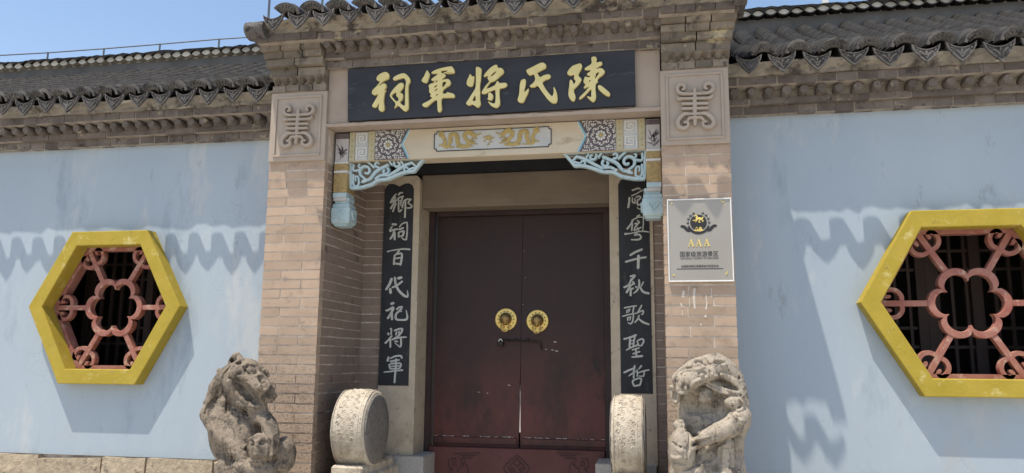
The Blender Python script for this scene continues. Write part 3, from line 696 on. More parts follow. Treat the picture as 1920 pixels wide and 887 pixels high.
# ---------------------------------------------------------------- signboard with five gilt characters
sb = thing('signboard', 'long black signboard with five raised gold characters above the gate', 'signboard', (-1.12, -.03, 3.26))
c4 = [P(652, 227, -.03), P(1192, 197, -.03), P(1190, 93, -.03), P(652, 130, -.03)]
b = MB(); b.prism(c4, -.030, .0035); b.build('board', 'black', sb)
GOLD = {  # outlines traced in 887-unit squares, 100 photograph pixels wide; later outlines of an entry are holes when marked
 'ci': ((690, 120), [[(140, 225), (160, 190), (215, 150), (285, 128), (330, 145), (352, 190), (335, 240), (290, 265), (245, 290), (205, 325), (178, 352), (205, 345), (245, 322), (280, 318), (302, 345), (300, 385), (268, 430), (297, 430), (280, 465), (265, 530), (258, 620), (268, 700), (262, 760), (225, 785), (190, 775), (172, 735), (178, 650), (140, 705), (95, 720), (65, 695), (85, 650), (130, 575), (165, 500), (125, 510), (85, 508), (60, 480), (75, 430), (120, 385), (165, 335), (195, 285), (160, 275), (138, 252)],
     [(412, 240), (440, 205), (520, 165), (590, 150), (640, 170), (690, 230), (700, 285), (672, 345), (668, 460), (672, 640), (668, 735), (625, 780), (580, 765), (500, 690), (470, 705), (432, 728), (455, 660), (385, 570), (360, 520), (385, 460), (440, 390), (510, 325), (560, 310), (590, 330), (585, 385), (545, 440), (530, 468), (565, 485), (582, 525), (565, 590), (530, 635), (605, 690), (612, 560), (615, 400), (628, 300), (600, 235), (555, 235), (480, 255), (430, 268)]],
     [[(390, 525), (415, 490), (455, 470), (470, 490), (465, 525), (498, 560), (505, 590), (485, 615), (460, 610), (420, 565)]]),
 'jun': ((780, 115), [[(178, 145), (205, 175), (225, 215), (205, 290), (178, 350), (130, 348), (92, 325), (98, 290), (130, 245)],
     [(252, 188), (290, 155), (380, 118), (500, 90), (590, 80), (620, 110), (640, 155), (622, 192), (500, 200), (490, 185), (455, 205), (485, 212), (485, 245), (440, 285), (445, 300), (520, 288), (560, 310), (575, 355), (555, 395), (500, 430), (455, 470), (445, 530), (500, 528), (515, 508), (560, 518), (620, 535), (642, 565), (625, 598), (520, 602), (430, 612), (420, 700), (425, 800), (390, 840), (360, 825), (352, 740), (345, 645), (300, 650), (240, 700), (180, 750), (130, 750), (100, 722), (130, 690), (210, 650), (270, 600), (240, 588), (232, 570), (245, 545), (215, 505), (218, 450), (208, 400), (240, 370), (300, 350), (320, 330), (262, 315), (255, 290), (300, 255), (360, 205), (275, 200)]],
     [[(415, 165), (455, 152), (520, 150), (490, 180), (440, 195)], [(310, 345), (345, 312), (355, 322), (335, 345)], [(440, 345), (490, 335), (495, 360), (455, 420), (440, 418)], [(300, 420), (345, 390), (355, 398), (315, 435)], [(312, 475), (352, 445), (352, 460), (325, 488)], [(328, 572), (350, 540), (362, 545), (340, 570)]]),
 'jiang': ((865, 110), [[(140, 250), (165, 270), (178, 292), (212, 290), (210, 370), (190, 440), (155, 460), (110, 448), (85, 415), (95, 350), (125, 290)],
     [(240, 150), (262, 130), (305, 145), (335, 175), (328, 260), (322, 350), (308, 440), (312, 540), (308, 660), (320, 750), (280, 805), (235, 790), (180, 755), (125, 775), (85, 755), (80, 725), (120, 670), (180, 570), (230, 490), (238, 380), (238, 250)],
     [(370, 280), (410, 220), (490, 140), (565, 98), (600, 110), (605, 145), (660, 150), (700, 185), (702, 230), (640, 290), (565, 355), (515, 380), (480, 395), (440, 450), (420, 495), (500, 465), (560, 430), (585, 380), (610, 368), (635, 400), (690, 398), (740, 400), (762, 430), (735, 465), (690, 482), (650, 490), (632, 520), (635, 640), (640, 750), (600, 805), (555, 808), (490, 775), (440, 712), (465, 715), (520, 738), (555, 735), (568, 650), (565, 560), (555, 515), (480, 540), (400, 575), (350, 582), (335, 560), (355, 515), (410, 435), (460, 375), (432, 325), (445, 285), (400, 290), (375, 296)],
     [(445, 575), (480, 560), (515, 590), (528, 630), (505, 685), (460, 685), (430, 665), (445, 640)]],
     [[(185, 685), (225, 610), (235, 690), (215, 700)], [(485, 285), (530, 230), (580, 208), (560, 240), (515, 280)]]),
 'shi': ((960, 105), [[(235, 245), (260, 215), (360, 165), (450, 120), (505, 105), (550, 125), (570, 165), (545, 205), (470, 245), (415, 280), (435, 300), (465, 345), (520, 320), (590, 300), (630, 310), (642, 340), (610, 375), (560, 390), (515, 425), (510, 455), (570, 560), (640, 645), (670, 660), (690, 600), (688, 530), (700, 510), (735, 580), (755, 680), (745, 760), (710, 780), (655, 770), (580, 700), (490, 580), (425, 490), (380, 510), (320, 515), (292, 495), (330, 460), (370, 420), (382, 370), (358, 300), (300, 318), (260, 290)],
     [(165, 390), (205, 378), (228, 400), (225, 460), (205, 590), (235, 570), (275, 535), (272, 590), (235, 670), (195, 755), (150, 772), (105, 755), (92, 720), (118, 620), (125, 500), (140, 420)]], []),
 'chen': ((1055, 95), [[(75, 365), (95, 320), (160, 250), (240, 220), (290, 208), (322, 240), (310, 300), (272, 370), (265, 415), (305, 455), (310, 490), (270, 550), (220, 605), (192, 630), (188, 680), (210, 740), (208, 800), (180, 835), (140, 820), (100, 760), (95, 680), (108, 580), (118, 490), (145, 482), (165, 505), (185, 550), (205, 525), (210, 490), (185, 462), (190, 400), (130, 408), (90, 395)],
     [(475, 115), (515, 92), (555, 105), (568, 140), (560, 190), (625, 178), (655, 190), (652, 225), (600, 265), (560, 295), (640, 285), (685, 315), (700, 350), (670, 395), (610, 440), (580, 480), (585, 515), (552, 545), (545, 640), (555, 780), (510, 848), (460, 820), (405, 762), (430, 755), (468, 768), (475, 700), (468, 640), (400, 710), (320, 785), (272, 800), (290, 760), (360, 690), (435, 600), (370, 622), (348, 612), (375, 560), (345, 520), (350, 480), (375, 425), (420, 440), (460, 420), (405, 400), (410, 375), (470, 325), (400, 318), (362, 305), (390, 270), (470, 220), (480, 170)],
     [(585, 590), (605, 568), (650, 585), (720, 640), (775, 690), (790, 730), (760, 755), (710, 735), (640, 680), (595, 630)]],
     [[(552, 375), (605, 352), (590, 390), (545, 455), (540, 440), (555, 400)], [(438, 500), (455, 485), (460, 495), (447, 515)]]),
}
def smooth_poly(p, sub=3):
    q = np.array(p, float); n = len(q); out = []
    for i in range(n):
        a, b_, c, d = q[i-1], q[i], q[(i+1) % n], q[(i+2) % n]
        for t in np.linspace(0, 1, sub, endpoint=False):
            out.append(0.5*(2*b_+(c-a)*t*.8+(2*a-5*b_+4*c-d)*t*t*.8+(3*b_-a-3*c+d)*t**3*.8)+0.5*.2*2*0 if False else .5*(2*b_+(c-a)*t+(2*a-5*b_+4*c-d)*t*t+(3*b_-a-3*c+d)*t**3))
    return out
for key, ((ox, oy), outs, holes) in GOLD.items():
    fn = zoomfn(ox, oy, 100/887, -.050)
    polys = [[fn(*p) for p in smooth_poly(o)] for o in outs]; hs = [[fn(*p) for p in smooth_poly(h)] for h in holes]
    # every outline with the holes that lie in it becomes one plate; the plates of a character are joined
    ch = None; vs, fs = [], []
    def inside(pt, poly):
        r = False
        for i in range(len(poly)):
            a, b_ = poly[i], poly[i-1]
            if (a[1] > pt[1]) != (b_[1] > pt[1]) and pt[0] < (b_[0]-a[0])*(pt[1]-a[1])/(b_[1]-a[1])+a[0]: r = not r
        return r
    for po in polys:
        o = plate('character', po, [h for h in hs if inside(h[0], po)], -.050, -.026, 'gold', None, .004)
        off = len(vs); vs += [tuple(v.co) for v in o.data.vertices]; fs += [tuple(off+i for i in p.vertices) for p in o.data.polygons]
        bpy.data.objects.remove(o)
    MB().add(vs, fs).build('character', 'gold', sb)

# ---------------------------------------------------------------- carved jamb stones and couplets
def jamb(pts_front, y0, y1):
    mb = MB(); mb.prism(pts_front, y0, y1); return mb.build('door_jamb', 'jamb', gate)
j0 = [P(697, 842, .79), P(772, 842, .79), P(787, 395, .79), P(796, 345, .79), P(790, 332, .79), P(778, 325, .79), P(720, 325, .79), P(708, 400, .79)]
jambl = jamb([(-2.126, .86), (-1.832, .86), (-1.832, 2.99), (-1.838, 3.03), (-1.86, 3.05), (-2.126, 3.05)], .79, 1.10)
jambr = jamb([(-.335, .86), (-.013, .86), (-.013, 3.05), (-.31, 3.05), (-.335, 3.03)], .79, 1.10)
def couplet(label, corners, chars):
    """corners: photograph pixels top-left, top-right, bottom-right, bottom-left of the black panel"""
    yf = .786
    tl, tr, br, bl = [P(*q, yf) for q in corners]
    z = min(tl[1], tr[1]); x0 = (tl[0]+bl[0])/2; x1 = (tr[0]+br[0])/2; zb = (bl[1]+br[1])/2
    t = thing('couplet_board', label, 'couplet', ((x0+x1)/2, yf, zb), 'couplet boards flanking the door')
    w = x1-x0; n = 9
    top = [(x1, z-.05), (x1-.012, z-.02), (x1-w*.16, z-.002), (x1-w*.30, z-.003), (x1-w*.42, z-.016), (x0+w*.5, z-.026), (x0+w*.42, z-.016), (x0+w*.30, z-.003), (x0+w*.16, z-.002), (x0+.012, z-.02), (x0, z-.05)]
    mb = MB(); mb.prism([(x0, zb), (x1, zb)]+top, yf, .80); mb.build('panel', 'couplet_black', t)
    for (ox, oy), strokes in chars:
        fn = zoomfn(ox, oy, .124, yf-.004)
        m = MB(); m.ribbons(strokes, fn, yf-.0045, yf+.002, .0004, .3); m.build('character', 'char_white', t)
    return t
# strokes (u, v, half width) read in 645x887 enlargements of 80x110 photograph pixels
L1, L2, L3, L4 = (710, 350), (710, 450), (705, 555), (705, 645)
left_chars = [
 (L1, [[(262, 110, 9), (215, 170, 14), (180, 240, 16)], [(255, 155, 8), (225, 215, 12), (175, 245, 10)], [(275, 195, 10), (230, 250, 12), (180, 330, 14)], [(262, 250, 9), (235, 310, 12), (212, 378, 11)],
   [(365, 90, 9), (320, 95, 12), (298, 125, 12)], [(372, 145, 12), (310, 165, 11), (285, 185, 11)], [(358, 160, 11), (335, 240, 11)], [(300, 190, 10), (300, 260, 11), (300, 350, 11)], [(305, 215, 8), (350, 205, 8)], [(305, 258, 8), (350, 248, 9)], [(300, 372, 12), (322, 372, 11), (348, 345, 8)], [(330, 268, 9), (365, 320, 9)],
   [(378, 215, 9), (430, 190, 12), (490, 192, 11)], [(405, 210, 11), (402, 330, 13), (395, 465, 14)], [(480, 200, 10), (445, 245, 10), (500, 285, 12), (480, 318, 11), (425, 322, 10)], [(378, 220, 9), (362, 300, 8)]]),
 (L1, [[(205, 568, 17), (265, 570, 16)], [(205, 600, 9), (165, 660, 10), (180, 678, 12)], [(285, 640, 12), (210, 655, 15), (175, 670, 10)], [(238, 650, 14), (215, 730, 16), (172, 790, 14)], [(240, 690, 15), (240, 800, 15)],
   [(312, 610, 9), (350, 565, 9), (410, 540, 11), (430, 560, 11), (428, 700, 12), (415, 800, 13)], [(415, 800, 11), (380, 798, 11), (345, 770, 8)], [(300, 650, 11), (372, 622, 14)], [(300, 690, 12), (300, 765, 12)], [(305, 690, 11), (380, 670, 14), (365, 735, 14)], [(310, 755, 11), (370, 740, 12)]]),
 (L2, [[(132, 175, 14), (180, 162, 9), (280, 145, 10), (380, 135, 13), (470, 142, 14)], [(310, 160, 12), (275, 200, 11), (245, 230, 11)], [(240, 230, 14), (232, 300, 15), (228, 370, 14)], [(270, 215, 11), (345, 205, 14), (345, 290, 15), (325, 375, 17)], [(255, 280, 11), (330, 265, 12)], [(250, 355, 15), (320, 365, 14)]]),
 (L2, [[(195, 585, 20), (160, 670, 19), (108, 750, 16)], [(172, 735, 18), (178, 800, 22)], [(205, 715, 16), (270, 690, 15), (355, 625, 15)], [(243, 565, 17), (255, 660, 17), (300, 760, 19), (370, 830, 20), (425, 858, 16), (440, 830, 12), (432, 765, 6)], [(290, 580, 20), (345, 565, 20)]]),
 (L3, [[(225, 120, 18), (265, 105, 19)], [(145, 220, 12), (175, 215, 14), (260, 170, 18)], [(265, 180, 18), (230, 250, 18), (175, 340, 16)], [(235, 250, 18), (240, 355, 17)], [(310, 205, 12), (350, 170, 14), (395, 165, 15)], [(390, 180, 15), (355, 225, 16), (390, 230, 8)], [(345, 230, 16), (300, 280, 15), (305, 350, 17), (380, 362, 14), (455, 355, 16), (472, 310, 14), (455, 215, 6)]]),
 (L3, [[(210, 500, 10), (230, 495, 11), (225, 580, 12)], [(178, 560, 14), (190, 585, 16)], [(240, 600, 12), (190, 660, 14), (138, 715, 16)], [(215, 650, 14), (215, 775, 12)], [(275, 525, 13), (340, 500, 14), (395, 500, 15), (375, 560, 14), (320, 615, 14), (240, 660, 12)], [(310, 540, 11), (300, 590, 11)], [(350, 530, 10), (340, 570, 10)], [(240, 660, 12), (350, 630, 14), (455, 622, 13)], [(375, 640, 13), (378, 720, 14), (365, 770, 12), (330, 745, 9), (285, 712, 6)], [(285, 685, 12), (325, 690, 14)]]),
 (L4, [[(190, 195, 14), (172, 255, 20)], [(215, 220, 11), (290, 185, 14), (370, 180, 15), (390, 215, 14)], [(215, 265, 15), (280, 252, 14), (350, 240, 13)], [(200, 310, 14), (205, 350, 15), (222, 380, 14)], [(220, 300, 13), (340, 290, 14), (375, 310, 14), (355, 370, 13)], [(230, 340, 11), (350, 330, 11)], [(225, 378, 11), (345, 370, 12)], [(120, 425, 10), (200, 418, 12), (300, 405, 13), (400, 395, 14)], [(300, 225, 13), (300, 350, 14), (285, 480, 14), (278, 585, 14)]]),
]
R1, R2, R3, R4 = (1155, 340), (1155, 455), (1155, 560), (1155, 640)
right_chars = [
 (R1, [[(245, 135, 14), (330, 105, 14), (370, 115, 9)], [(235, 218, 10), (320, 180, 9), (415, 130, 10), (425, 200, 8)], [(205, 245, 17), (200, 310, 17), (185, 395, 18)], [(250, 245, 10), (250, 310, 12), (290, 320, 13), (285, 260, 11)], [(300, 240, 11), (345, 225, 14), (375, 240, 14), (340, 280, 12)], [(330, 270, 13), (325, 345, 14), (370, 350, 14), (395, 320, 12)], [(322, 392, 8), (350, 418, 8), (415, 415, 10)]]),
 (R1, [[(315, 530, 10), (360, 510, 14)], [(240, 590, 11), (330, 545, 10), (405, 545, 9), (415, 580, 9), (410, 690, 9), (400, 760, 8)], [(255, 590, 13), (215, 660, 14), (168, 720, 15)], [(250, 640, 13), (238, 745, 13)], [(320, 590, 10), (355, 620, 12), (300, 650, 10)], [(285, 640, 12), (350, 630, 10)], [(330, 650, 12), (285, 700, 12), (275, 745, 12)], [(320, 700, 12), (345, 745, 12)], [(290, 740, 12), (380, 695, 11)], [(135, 795, 16), (220, 788, 9), (320, 765, 9), (410, 755, 10), (495, 765, 11)], [(320, 775, 12), (280, 815, 12), (350, 805, 14), (380, 850, 16), (335, 880, 15), (230, 882, 10)]]),
 (R2, [[(215, 190, 16), (300, 140, 17), (395, 100, 17)], [(145, 290, 15), (230, 265, 16), (350, 235, 14), (455, 220, 15)], [(342, 195, 22), (340, 280, 22), (335, 385, 22)]]),
 (R2, [[(215, 510, 13), (285, 495, 16), (245, 550, 16)], [(240, 545, 17), (190, 640, 16), (120, 675, 16)], [(255, 590, 17), (280, 625, 15)], [(275, 620, 14), (215, 650, 14)], [(225, 640, 17), (160, 755, 17)], [(215, 700, 15), (265, 690, 13)], [(225, 700, 17), (222, 800, 18)], [(350, 560, 15), (352, 640, 16), (320, 720, 15), (265, 768, 9)], [(415, 595, 11), (385, 655, 12)], [(300, 665, 17), (310, 680, 12)], [(360, 660, 14), (410, 740, 18), (500, 768, 17)]]),
 (R3, [[(125, 140, 11), (220, 120, 11), (310, 108, 11)], [(170, 170, 10), (165, 215, 11)], [(170, 175, 9), (210, 160, 10), (190, 205, 9)], [(270, 125, 11), (255, 210, 12)], [(95, 268, 9), (200, 240, 11), (330, 215, 10)], [(175, 285, 10), (180, 330, 12)], [(180, 290, 9), (225, 275, 10), (205, 325, 9)], [(265, 235, 12), (255, 330, 13), (225, 378, 13), (180, 365, 8)], [(390, 100, 13), (355, 165, 13), (325, 220, 12)], [(350, 205, 10), (410, 180, 13), (410, 225, 14), (385, 240, 10)], [(350, 255, 14), (330, 310, 14), (285, 360, 12)], [(340, 300, 13), (410, 355, 17), (500, 390, 15)]]),
 (R3, [[(120, 610, 14), (200, 590, 15), (305, 550, 18)], [(215, 590, 15), (210, 660, 16), (205, 735, 16)], [(285, 580, 15), (270, 650, 14), (262, 730, 14)], [(225, 640, 9), (270, 630, 9)], [(220, 685, 9), (268, 675, 9)], [(155, 780, 10), (230, 740, 14), (330, 700, 13)], [(320, 640, 12), (345, 710, 13)], [(330, 630, 12), (400, 610, 14), (420, 650, 14), (385, 710, 13)], [(350, 715, 11), (400, 708, 11)], [(245, 775, 11), (350, 745, 13)], [(255, 835, 12), (360, 800, 14)], [(300, 755, 14), (310, 860, 15)], [(240, 885, 13), (320, 875, 17), (400, 868, 18)]]),
 (R4, [[(120, 475, 14), (190, 440, 15), (290, 400, 14)], [(285, 365, 14), (270, 450, 15), (270, 560, 14)], [(195, 525, 10), (240, 490, 12), (300, 455, 11)], [(345, 420, 10), (385, 370, 16)], [(320, 430, 12), (325, 530, 13)], [(330, 480, 11), (400, 455, 12), (500, 432, 13)], [(430, 460, 12), (415, 525, 14), (350, 525, 9)], [(255, 590, 14), (255, 630, 15), (280, 680, 16)], [(265, 590, 12), (340, 560, 14), (385, 575, 14), (365, 660, 15)], [(285, 675, 14), (370, 660, 15)]]),
]
couplet('black couplet board left of the door with seven white characters', [(722, 343), (778, 343), (764, 724), (709, 722)], left_chars)
couplet('black couplet board right of the door, its top partly behind a blue pendant', [(1160, 335), (1216, 333), (1224, 739), (1163, 737)], right_chars)

# ---------------------------------------------------------------- door, threshold, blocks
dy = 1.12
fr = MB(); fr.box(-1.838, -1.787, dy-.06, dy+.06, 0, 2.83, .004); df = fr.build('door_frame', 'door_frame', gate)
fr = MB(); fr.box(-.402, -.33, dy-.06, dy+.06, 0, 2.83, .004); fr.build('door_frame', 'door_frame', gate)
fr = MB(); fr.box(-1.772, -.395, dy-.06, dy+.06, 2.765, 2.83, .004); fr.build('door_frame', 'door_frame', gate)
def leaf(pts, label=None):
    mb = MB(); mb.prism(pts, dy, dy+.05)
    o = mb.build('door_leaf', 'door', gate)
    return o
mid_t, mid_m, mid_b = P(981, 400, dy), P(976, 650, dy), P(974, 835, dy)
zt, zb = 2.763, .905
lf = leaf([(-1.773, zb+.01), (mid_b[0]-.009, zb), (mid_b[0]-.007, 1.12), (mid_b[0]-.0045, 1.26), (mid_b[0]-.006, 1.34), (mid_m[0]-.002, 1.47), (mid_m[0]-.0012, 1.60), (mid_t[0]-.0015, zt), (-1.773, zt)])
rf = leaf([(mid_b[0]+.009, zb), (-.394, zb-.005), (-.394, zt), (mid_t[0]+.0015, zt), (mid_m[0]+.0012, 1.60), (mid_m[0]+.003, 1.47), (mid_b[0]+.004, 1.34), (mid_b[0]+.0055, 1.2), (mid_b[0]+.005, 1.1)])
for z0_, z1_ in ((.90, 1.035), (1.40, 2.75)): q = MB(); q.box(mid_b[0]-.05, mid_t[0]+.05, dy+.052, dy+.075, z0_, z1_); q.build('gap_stop', 'door_frame', lf)  # unseen stops added behind the leaves to block daylight in the gap
# astragal strip on the right leaf's edge above the gap, bottom rails, planks' joint lines
for lf_, xa, xb in ((lf, -1.765, mid_b[0]-.02), (rf, mid_b[0]+.02, -.402)):
    q = MB(); q.box(xa, xb, dy-.012, dy+.003, .945, .995, .003); q.build('bottom_rail', 'door', lf_)
    q = MB()
    for k in range(26):
        x = random.uniform(xa, xb); w = random.choice((.006, .01, .02, .035))*random.uniform(.5, 1.2)
        q.ribbons([[(x, 1.001+random.uniform(-.002, .004), .0015), (x+w, 1.001+random.uniform(-.002, .004), .002)]], lambda u, v: (u, v), dy-.003, dy+.001, 0)
    q.build('paint_chip', 'chip', lf_)['kind'] = 'stuff'
ch = MB()
for (px, py, r) in ((1036, 656, 4), (1044, 658, 5), (1041, 641, 5), (1024, 655, 3), (898, 735, 3), (914, 737, 3), (955, 722, 4), (1017, 442, 1.5), (985, 520, 2), (983, 470, 2), (981, 571, 2)):
    x, z = P(px, py, dy); ch.ribbons([[(x-.0035*r/2, z, .0035*r/4), (x+.0035*r/2, z-.002, .0035*r/5)]], lambda u, v: (u, v), dy-.002, dy+.001, 0)
ch.build('paint_chip', 'chip', rf)['kind'] = 'stuff'
def knocker(px, py, lf_):
    x, z = P(px, py, dy); k = .0042
    m = MB(); m.lathe([(0.088, -.002), (.091, -.006), (.086, -.012), (.078, -.010), (.050, -.012), (.046, -.016), (.001, -.016)], (x, dy, z), 'y', 32); pl_ = m.build('knocker_plate', 'brass', lf_, True)
    m = MB()
    for i in range(14):
        a = 2*math.pi*i/14; m.lathe([(.006, 0), (.005, -.004), (.001, -.006)], (x+.065*math.cos(a), dy-.010, z+.065*math.sin(a)), 'y', 8)
    kind(m.build('knocker_studs', 'brass_dark', lf_), 'stuff')
    m = MB(); m.lathe([(.047, -.012), (.050, -.022), (.046, -.036), (.036, -.050), (.020, -.060), (.001, -.063)], (x, dy, z+.004), 'y', 22)
    for (u, v, r) in ((-.016, .014, .010), (.016, .014, .010), (0, 0, .012), (-.013, -.014, .009), (.013, -.014, .009), (0, .022, .009), (-.03, .004, .008), (.03, .004, .008)):
        m.lathe([(r, 0), (r*.9, -.006), (r*.5, -.010), (.0005, -.011)], (x+u, dy-.052, z+.004+v), 'y', 10)
    m.build('lion_boss', 'brass_dark', lf_, True)
    m = MB(); m.tube([(x+.032*math.sin(a), dy-.045-.012*math.cos(a), z-.062-.034*math.cos(a)*1.05) for a in np.linspace(0, 2*math.pi, 22)], .0052, 7)
    m.lathe([(.009, 0), (.008, -.008), (.001, -.012)], (x, dy-.048, z-.030), 'y', 10); m.build('knocker_ring', 'brass', lf_, True)
knocker(949, 599, lf); knocker(1008, 602, rf)
bo = MB(); a = P(940, 637, dy); b_ = P(1014, 641, dy); c_ = P(1016, 655, dy)
bo.tube([(a[0], dy-.022, a[1]), (b_[0]-.015, dy-.022, b_[1]), (b_[0], dy-.020, b_[1]-.006), (c_[0], dy-.004, c_[1])], .0062, 8)
for px in (952, 968, 990): q = P(px, 638, dy); bo.box(q[0]-.008, q[0]+.008, dy-.026, dy, q[1]-.013, q[1]+.013, .003)
bo.build('sliding_bolt', 'iron', lf, True)
lk = thing('padlock', 'small dark padlock hanging from the bolt on the maroon door', 'padlock', (a[0], dy-.03, a[1]-.05))
m = MB(); x, z = a; m.box(x-.022, x+.022, dy-.045, dy-.02, z-.055, z-.015, .006); m.build('body', 'iron', lk)
m = MB(); m.tube([(x+.014*math.cos(t), dy-.032, z-.016+.020*math.sin(t)) for t in np.linspace(0, math.pi, 9)], .0042, 6); m.build('shackle', 'steel_rim', lk)
th = thing('threshold_board', 'tall red carved threshold board beneath the maroon double door', 'threshold', (-1.1, 1.04, 0))
tb = MB(); tb.box(-1.785, -.405, 1.045, 1.15, 0, .925, .005); tb.build('board', 'threshold', th)
fnt = zoomfn(780, 760, .2396, 1.04)
car = [[(790, 395, 5), (835, 435, 5), (885, 495, 5), (850, 545, 5), (785, 590, 5), (725, 545, 5), (685, 495, 5), (735, 435, 5), (790, 395, 5)], [(790, 420, 4), (820, 455, 4), (850, 495, 4), (785, 560, 4), (720, 495, 4), (755, 455, 4), (790, 420, 4)],
       spiral(750, 500, 22, 6, 0, 7, 4, 3), spiral(825, 500, 22, 6, 3.1, -4, 4, 3), [(770, 460, 4), (790, 480, 4), (812, 460, 4)], [(770, 520, 4), (790, 540, 4), (812, 520, 4)]]
def rot_(u0, sg):
    q = lambda a, b: (u0+sg*a, b)
    return [[(*q(0, 375), 4), (*q(-120, 378), 4), (*q(-200, 380), 4)], [(*q(-30, 395), 4), (*q(-150, 398), 4)], [(*q(-60, 415), 4), (*q(-135, 418), 4), (*q(-150, 440), 4), (*q(-130, 470), 4), (*q(-170, 500), 4), (*q(-170, 560), 4)],
            [(*q(-190, 420), 4), (*q(-240, 425), 4), (*q(-245, 480), 4), (*q(-215, 500), 4), (*q(-240, 530), 4), (*q(-240, 580), 4)], [(*q(-185, 445), 4), (*q(-215, 450), 4), (*q(-212, 470), 4), (*q(-180, 475), 4)], [(*q(-125, 440), 4), (*q(-100, 480), 4), (*q(-90, 560), 4)]]
for nm, stk in (('diamond_carving', car), ('corner_carving', rot_(500, 1)), ('corner_carving', rot_(1100, -1))): cv = MB(); cv.ribbons(stk, fnt, 1.0375, 1.05, .0002, .3); cv.build(nm, 'threshold_carving', th)
def block(label, x0, x1, z):
    t = thing('granite_block', label, 'stone block', ((x0+x1)/2, .9, 0), 'granite blocks at the door foot')
    m = MB(); m.box(x0, x1, .74, 1.11, 0, z, .006); m.build('block', 'granite', t)
block('grey granite block at the left foot of the maroon door', -2.02, -1.735, .883)
block('grey granite block at the right foot of the door, half behind the drum stone', -.455, -.02, .872)

# ---------------------------------------------------------------- painted beam, hanging posts, fretwork brackets
pb = thing('painted_beam', 'cream painted beam with gold dragons across the gate opening', 'painted beam', (-1.108, .13, 3.0))
bx0, bx1, bz0, bz1 = -2.168, -.048, 3.008, 3.228
yb = .13
m = MB(); m.box(bx0, bx1, yb, .27, bz0, bz1, .004); m.build('beam', 'cream', pb)
idn = lambda u, v: (u, v)
mid = (bx0+bx1)/2
def side(sg):
    e = bx0 if sg > 0 else bx1
    X = lambda d: e+sg*d
    def rect(name, mat, d0, d1, z0, z1, yf, yk): q = MB(); q.box(min(X(d0), X(d1)), max(X(d0), X(d1)), yf, yk, z0, z1, .002); return q.build(name, mat, pb)
    for d0, d1 in ((.004, .046), (.150, .196)):
        s_ = rect('dotted_strip', 'yellowish', d0, d1, bz0+.003, bz1-.003, yb-.006, yb+.002)
        q = MB()
        for i in range(5): q.lathe([(.0075, 0), (.005, -.004), (.0005, -.005)], ((X(d0)+X(d1))/2, yb-.005, bz0+.03+i*.041), 'y', 8)
        kind(q.build('dots', 'gilt', s_), 'stuff')
    k = rect('key_panel', 'pale_grey', .05, .146, bz0+.004, bz1-.004, yb-.004, yb+.002)
    q = MB()
    for zc in (bz0+.058, bz0+.163):
        w = .037
        pts = [(-w, -w), (-w, w), (w, w), (w, -w*.6), (-w*.45, -w*.6), (-w*.45, w*.45), (w*.4, w*.45), (w*.4, -w*.1), (0, -w*.1)]
        for a, c in zip(pts[:-1], pts[1:]):
            xa, xc = X(.098)+sg*a[0], X(.098)+sg*c[0]
            q.box(min(xa, xc)-.004, max(xa, xc)+.004, yb-.009-.0002*len(q.v)/8 % .001, yb, zc+min(a[1], c[1])-.004, zc+max(a[1], c[1])+.004)
    q.build('key_fret', 'white', k)
    zc = (bz0+bz1)/2
    # flower panel with a notched inner edge
    q = MB(); pts = [(X(.200), bz0+.002), (X(.445), bz0+.002), (X(.395), zc), (X(.445), bz1-.002), (X(.200), bz1-.002)]
    q.add([(x, yb-.003, z) for x, z in pts]+[(x, yb+.002, z) for x, z in pts], [(0, 1, 2), (0, 2, 4), (2, 3, 4), (5, 7, 6), (5, 9, 7), (7, 9, 8)]+[(i, (i+1) % 5, 5+(i+1) % 5, 5+i) for i in range(5)])
    fp = q.build('flower_panel', 'dark_ground', pb)
    q = MB(); q.ribbons([[(X(.452), bz0+.006, .006), (X(.402), zc, .006)], [(X(.402), zc, .006), (X(.452), bz1-.006, .006)]], idn, yb-.007, yb, .0005, .2); q.build('chevron', 'blue_line', fp)
    q = MB(); q.ribbons([[(X(.462), bz0+.006, .003), (X(.412), zc, .003)], [(X(.412), zc, .003), (X(.462), bz1-.006, .003)]], idn, yb-.006, yb, .0005, .2); q.build('chevron', 'white', fp)
    fc = X(.300), zc
    q = MB()
    for i in range(9):
        a = 2*math.pi*i/9; q.ribbons([[(fc[0]+.016*math.cos(a), fc[1]+.016*math.sin(a), .004), (fc[0]+.030*math.cos(a), fc[1]+.030*math.sin(a), .0095)]], idn, yb-.014, yb-.002, .0002, .4)
    q.build('petals', 'white', fp)
    q = MB(); q.lathe([(.014, 0), (.012, -.006), (.0005, -.009)], (fc[0], yb-.007, fc[1]), 'y', 14); q.build('flower_heart', 'gilt', fp)
    q = MB()
    for i in range(16):
        a = 2*math.pi*i/16; cx, cz = fc[0]+.058*math.cos(a), fc[1]+.058*math.sin(a)
        q.ribbons([spiral(cx, cz, .012, .004, a+1.2, a+1.2+4.6*(1 if i % 2 else -1), .0032, .0026, 7)], idn, yb-.009, yb-.002, .0001, .3)
    for i in range(28):
        a = 2*math.pi*i/28; cx, cz = fc[0]+.092*math.cos(a), fc[1]+.092*math.sin(a)
        if abs(cz-zc) > .100: continue
        q.ribbons([spiral(cx, cz, .010, .003, a+.5, a+.5+4.6*(1 if i % 2 else -1), .003, .0024, 7)], idn, yb-.009, yb-.002, .0001, .3)
    for gx in np.arange(.208, .44, .0155):
        for gz in np.arange(bz0+.012, bz1-.004, .0155):
            if math.hypot(X(gx)-fc[0], gz-zc) < .106 or gx > .395+.05*abs(gz-zc)/.11-.012: continue
            a = random.uniform(0, 6.28); q.ribbons([spiral(X(gx), gz, .0062, .002, a, a+4, .0026, .002, 5)], idn, yb-.007, yb-.002, .0001, .3)
    kind(q.build('scrollwork', 'white', fp), 'stuff')
side(1); side(-1)
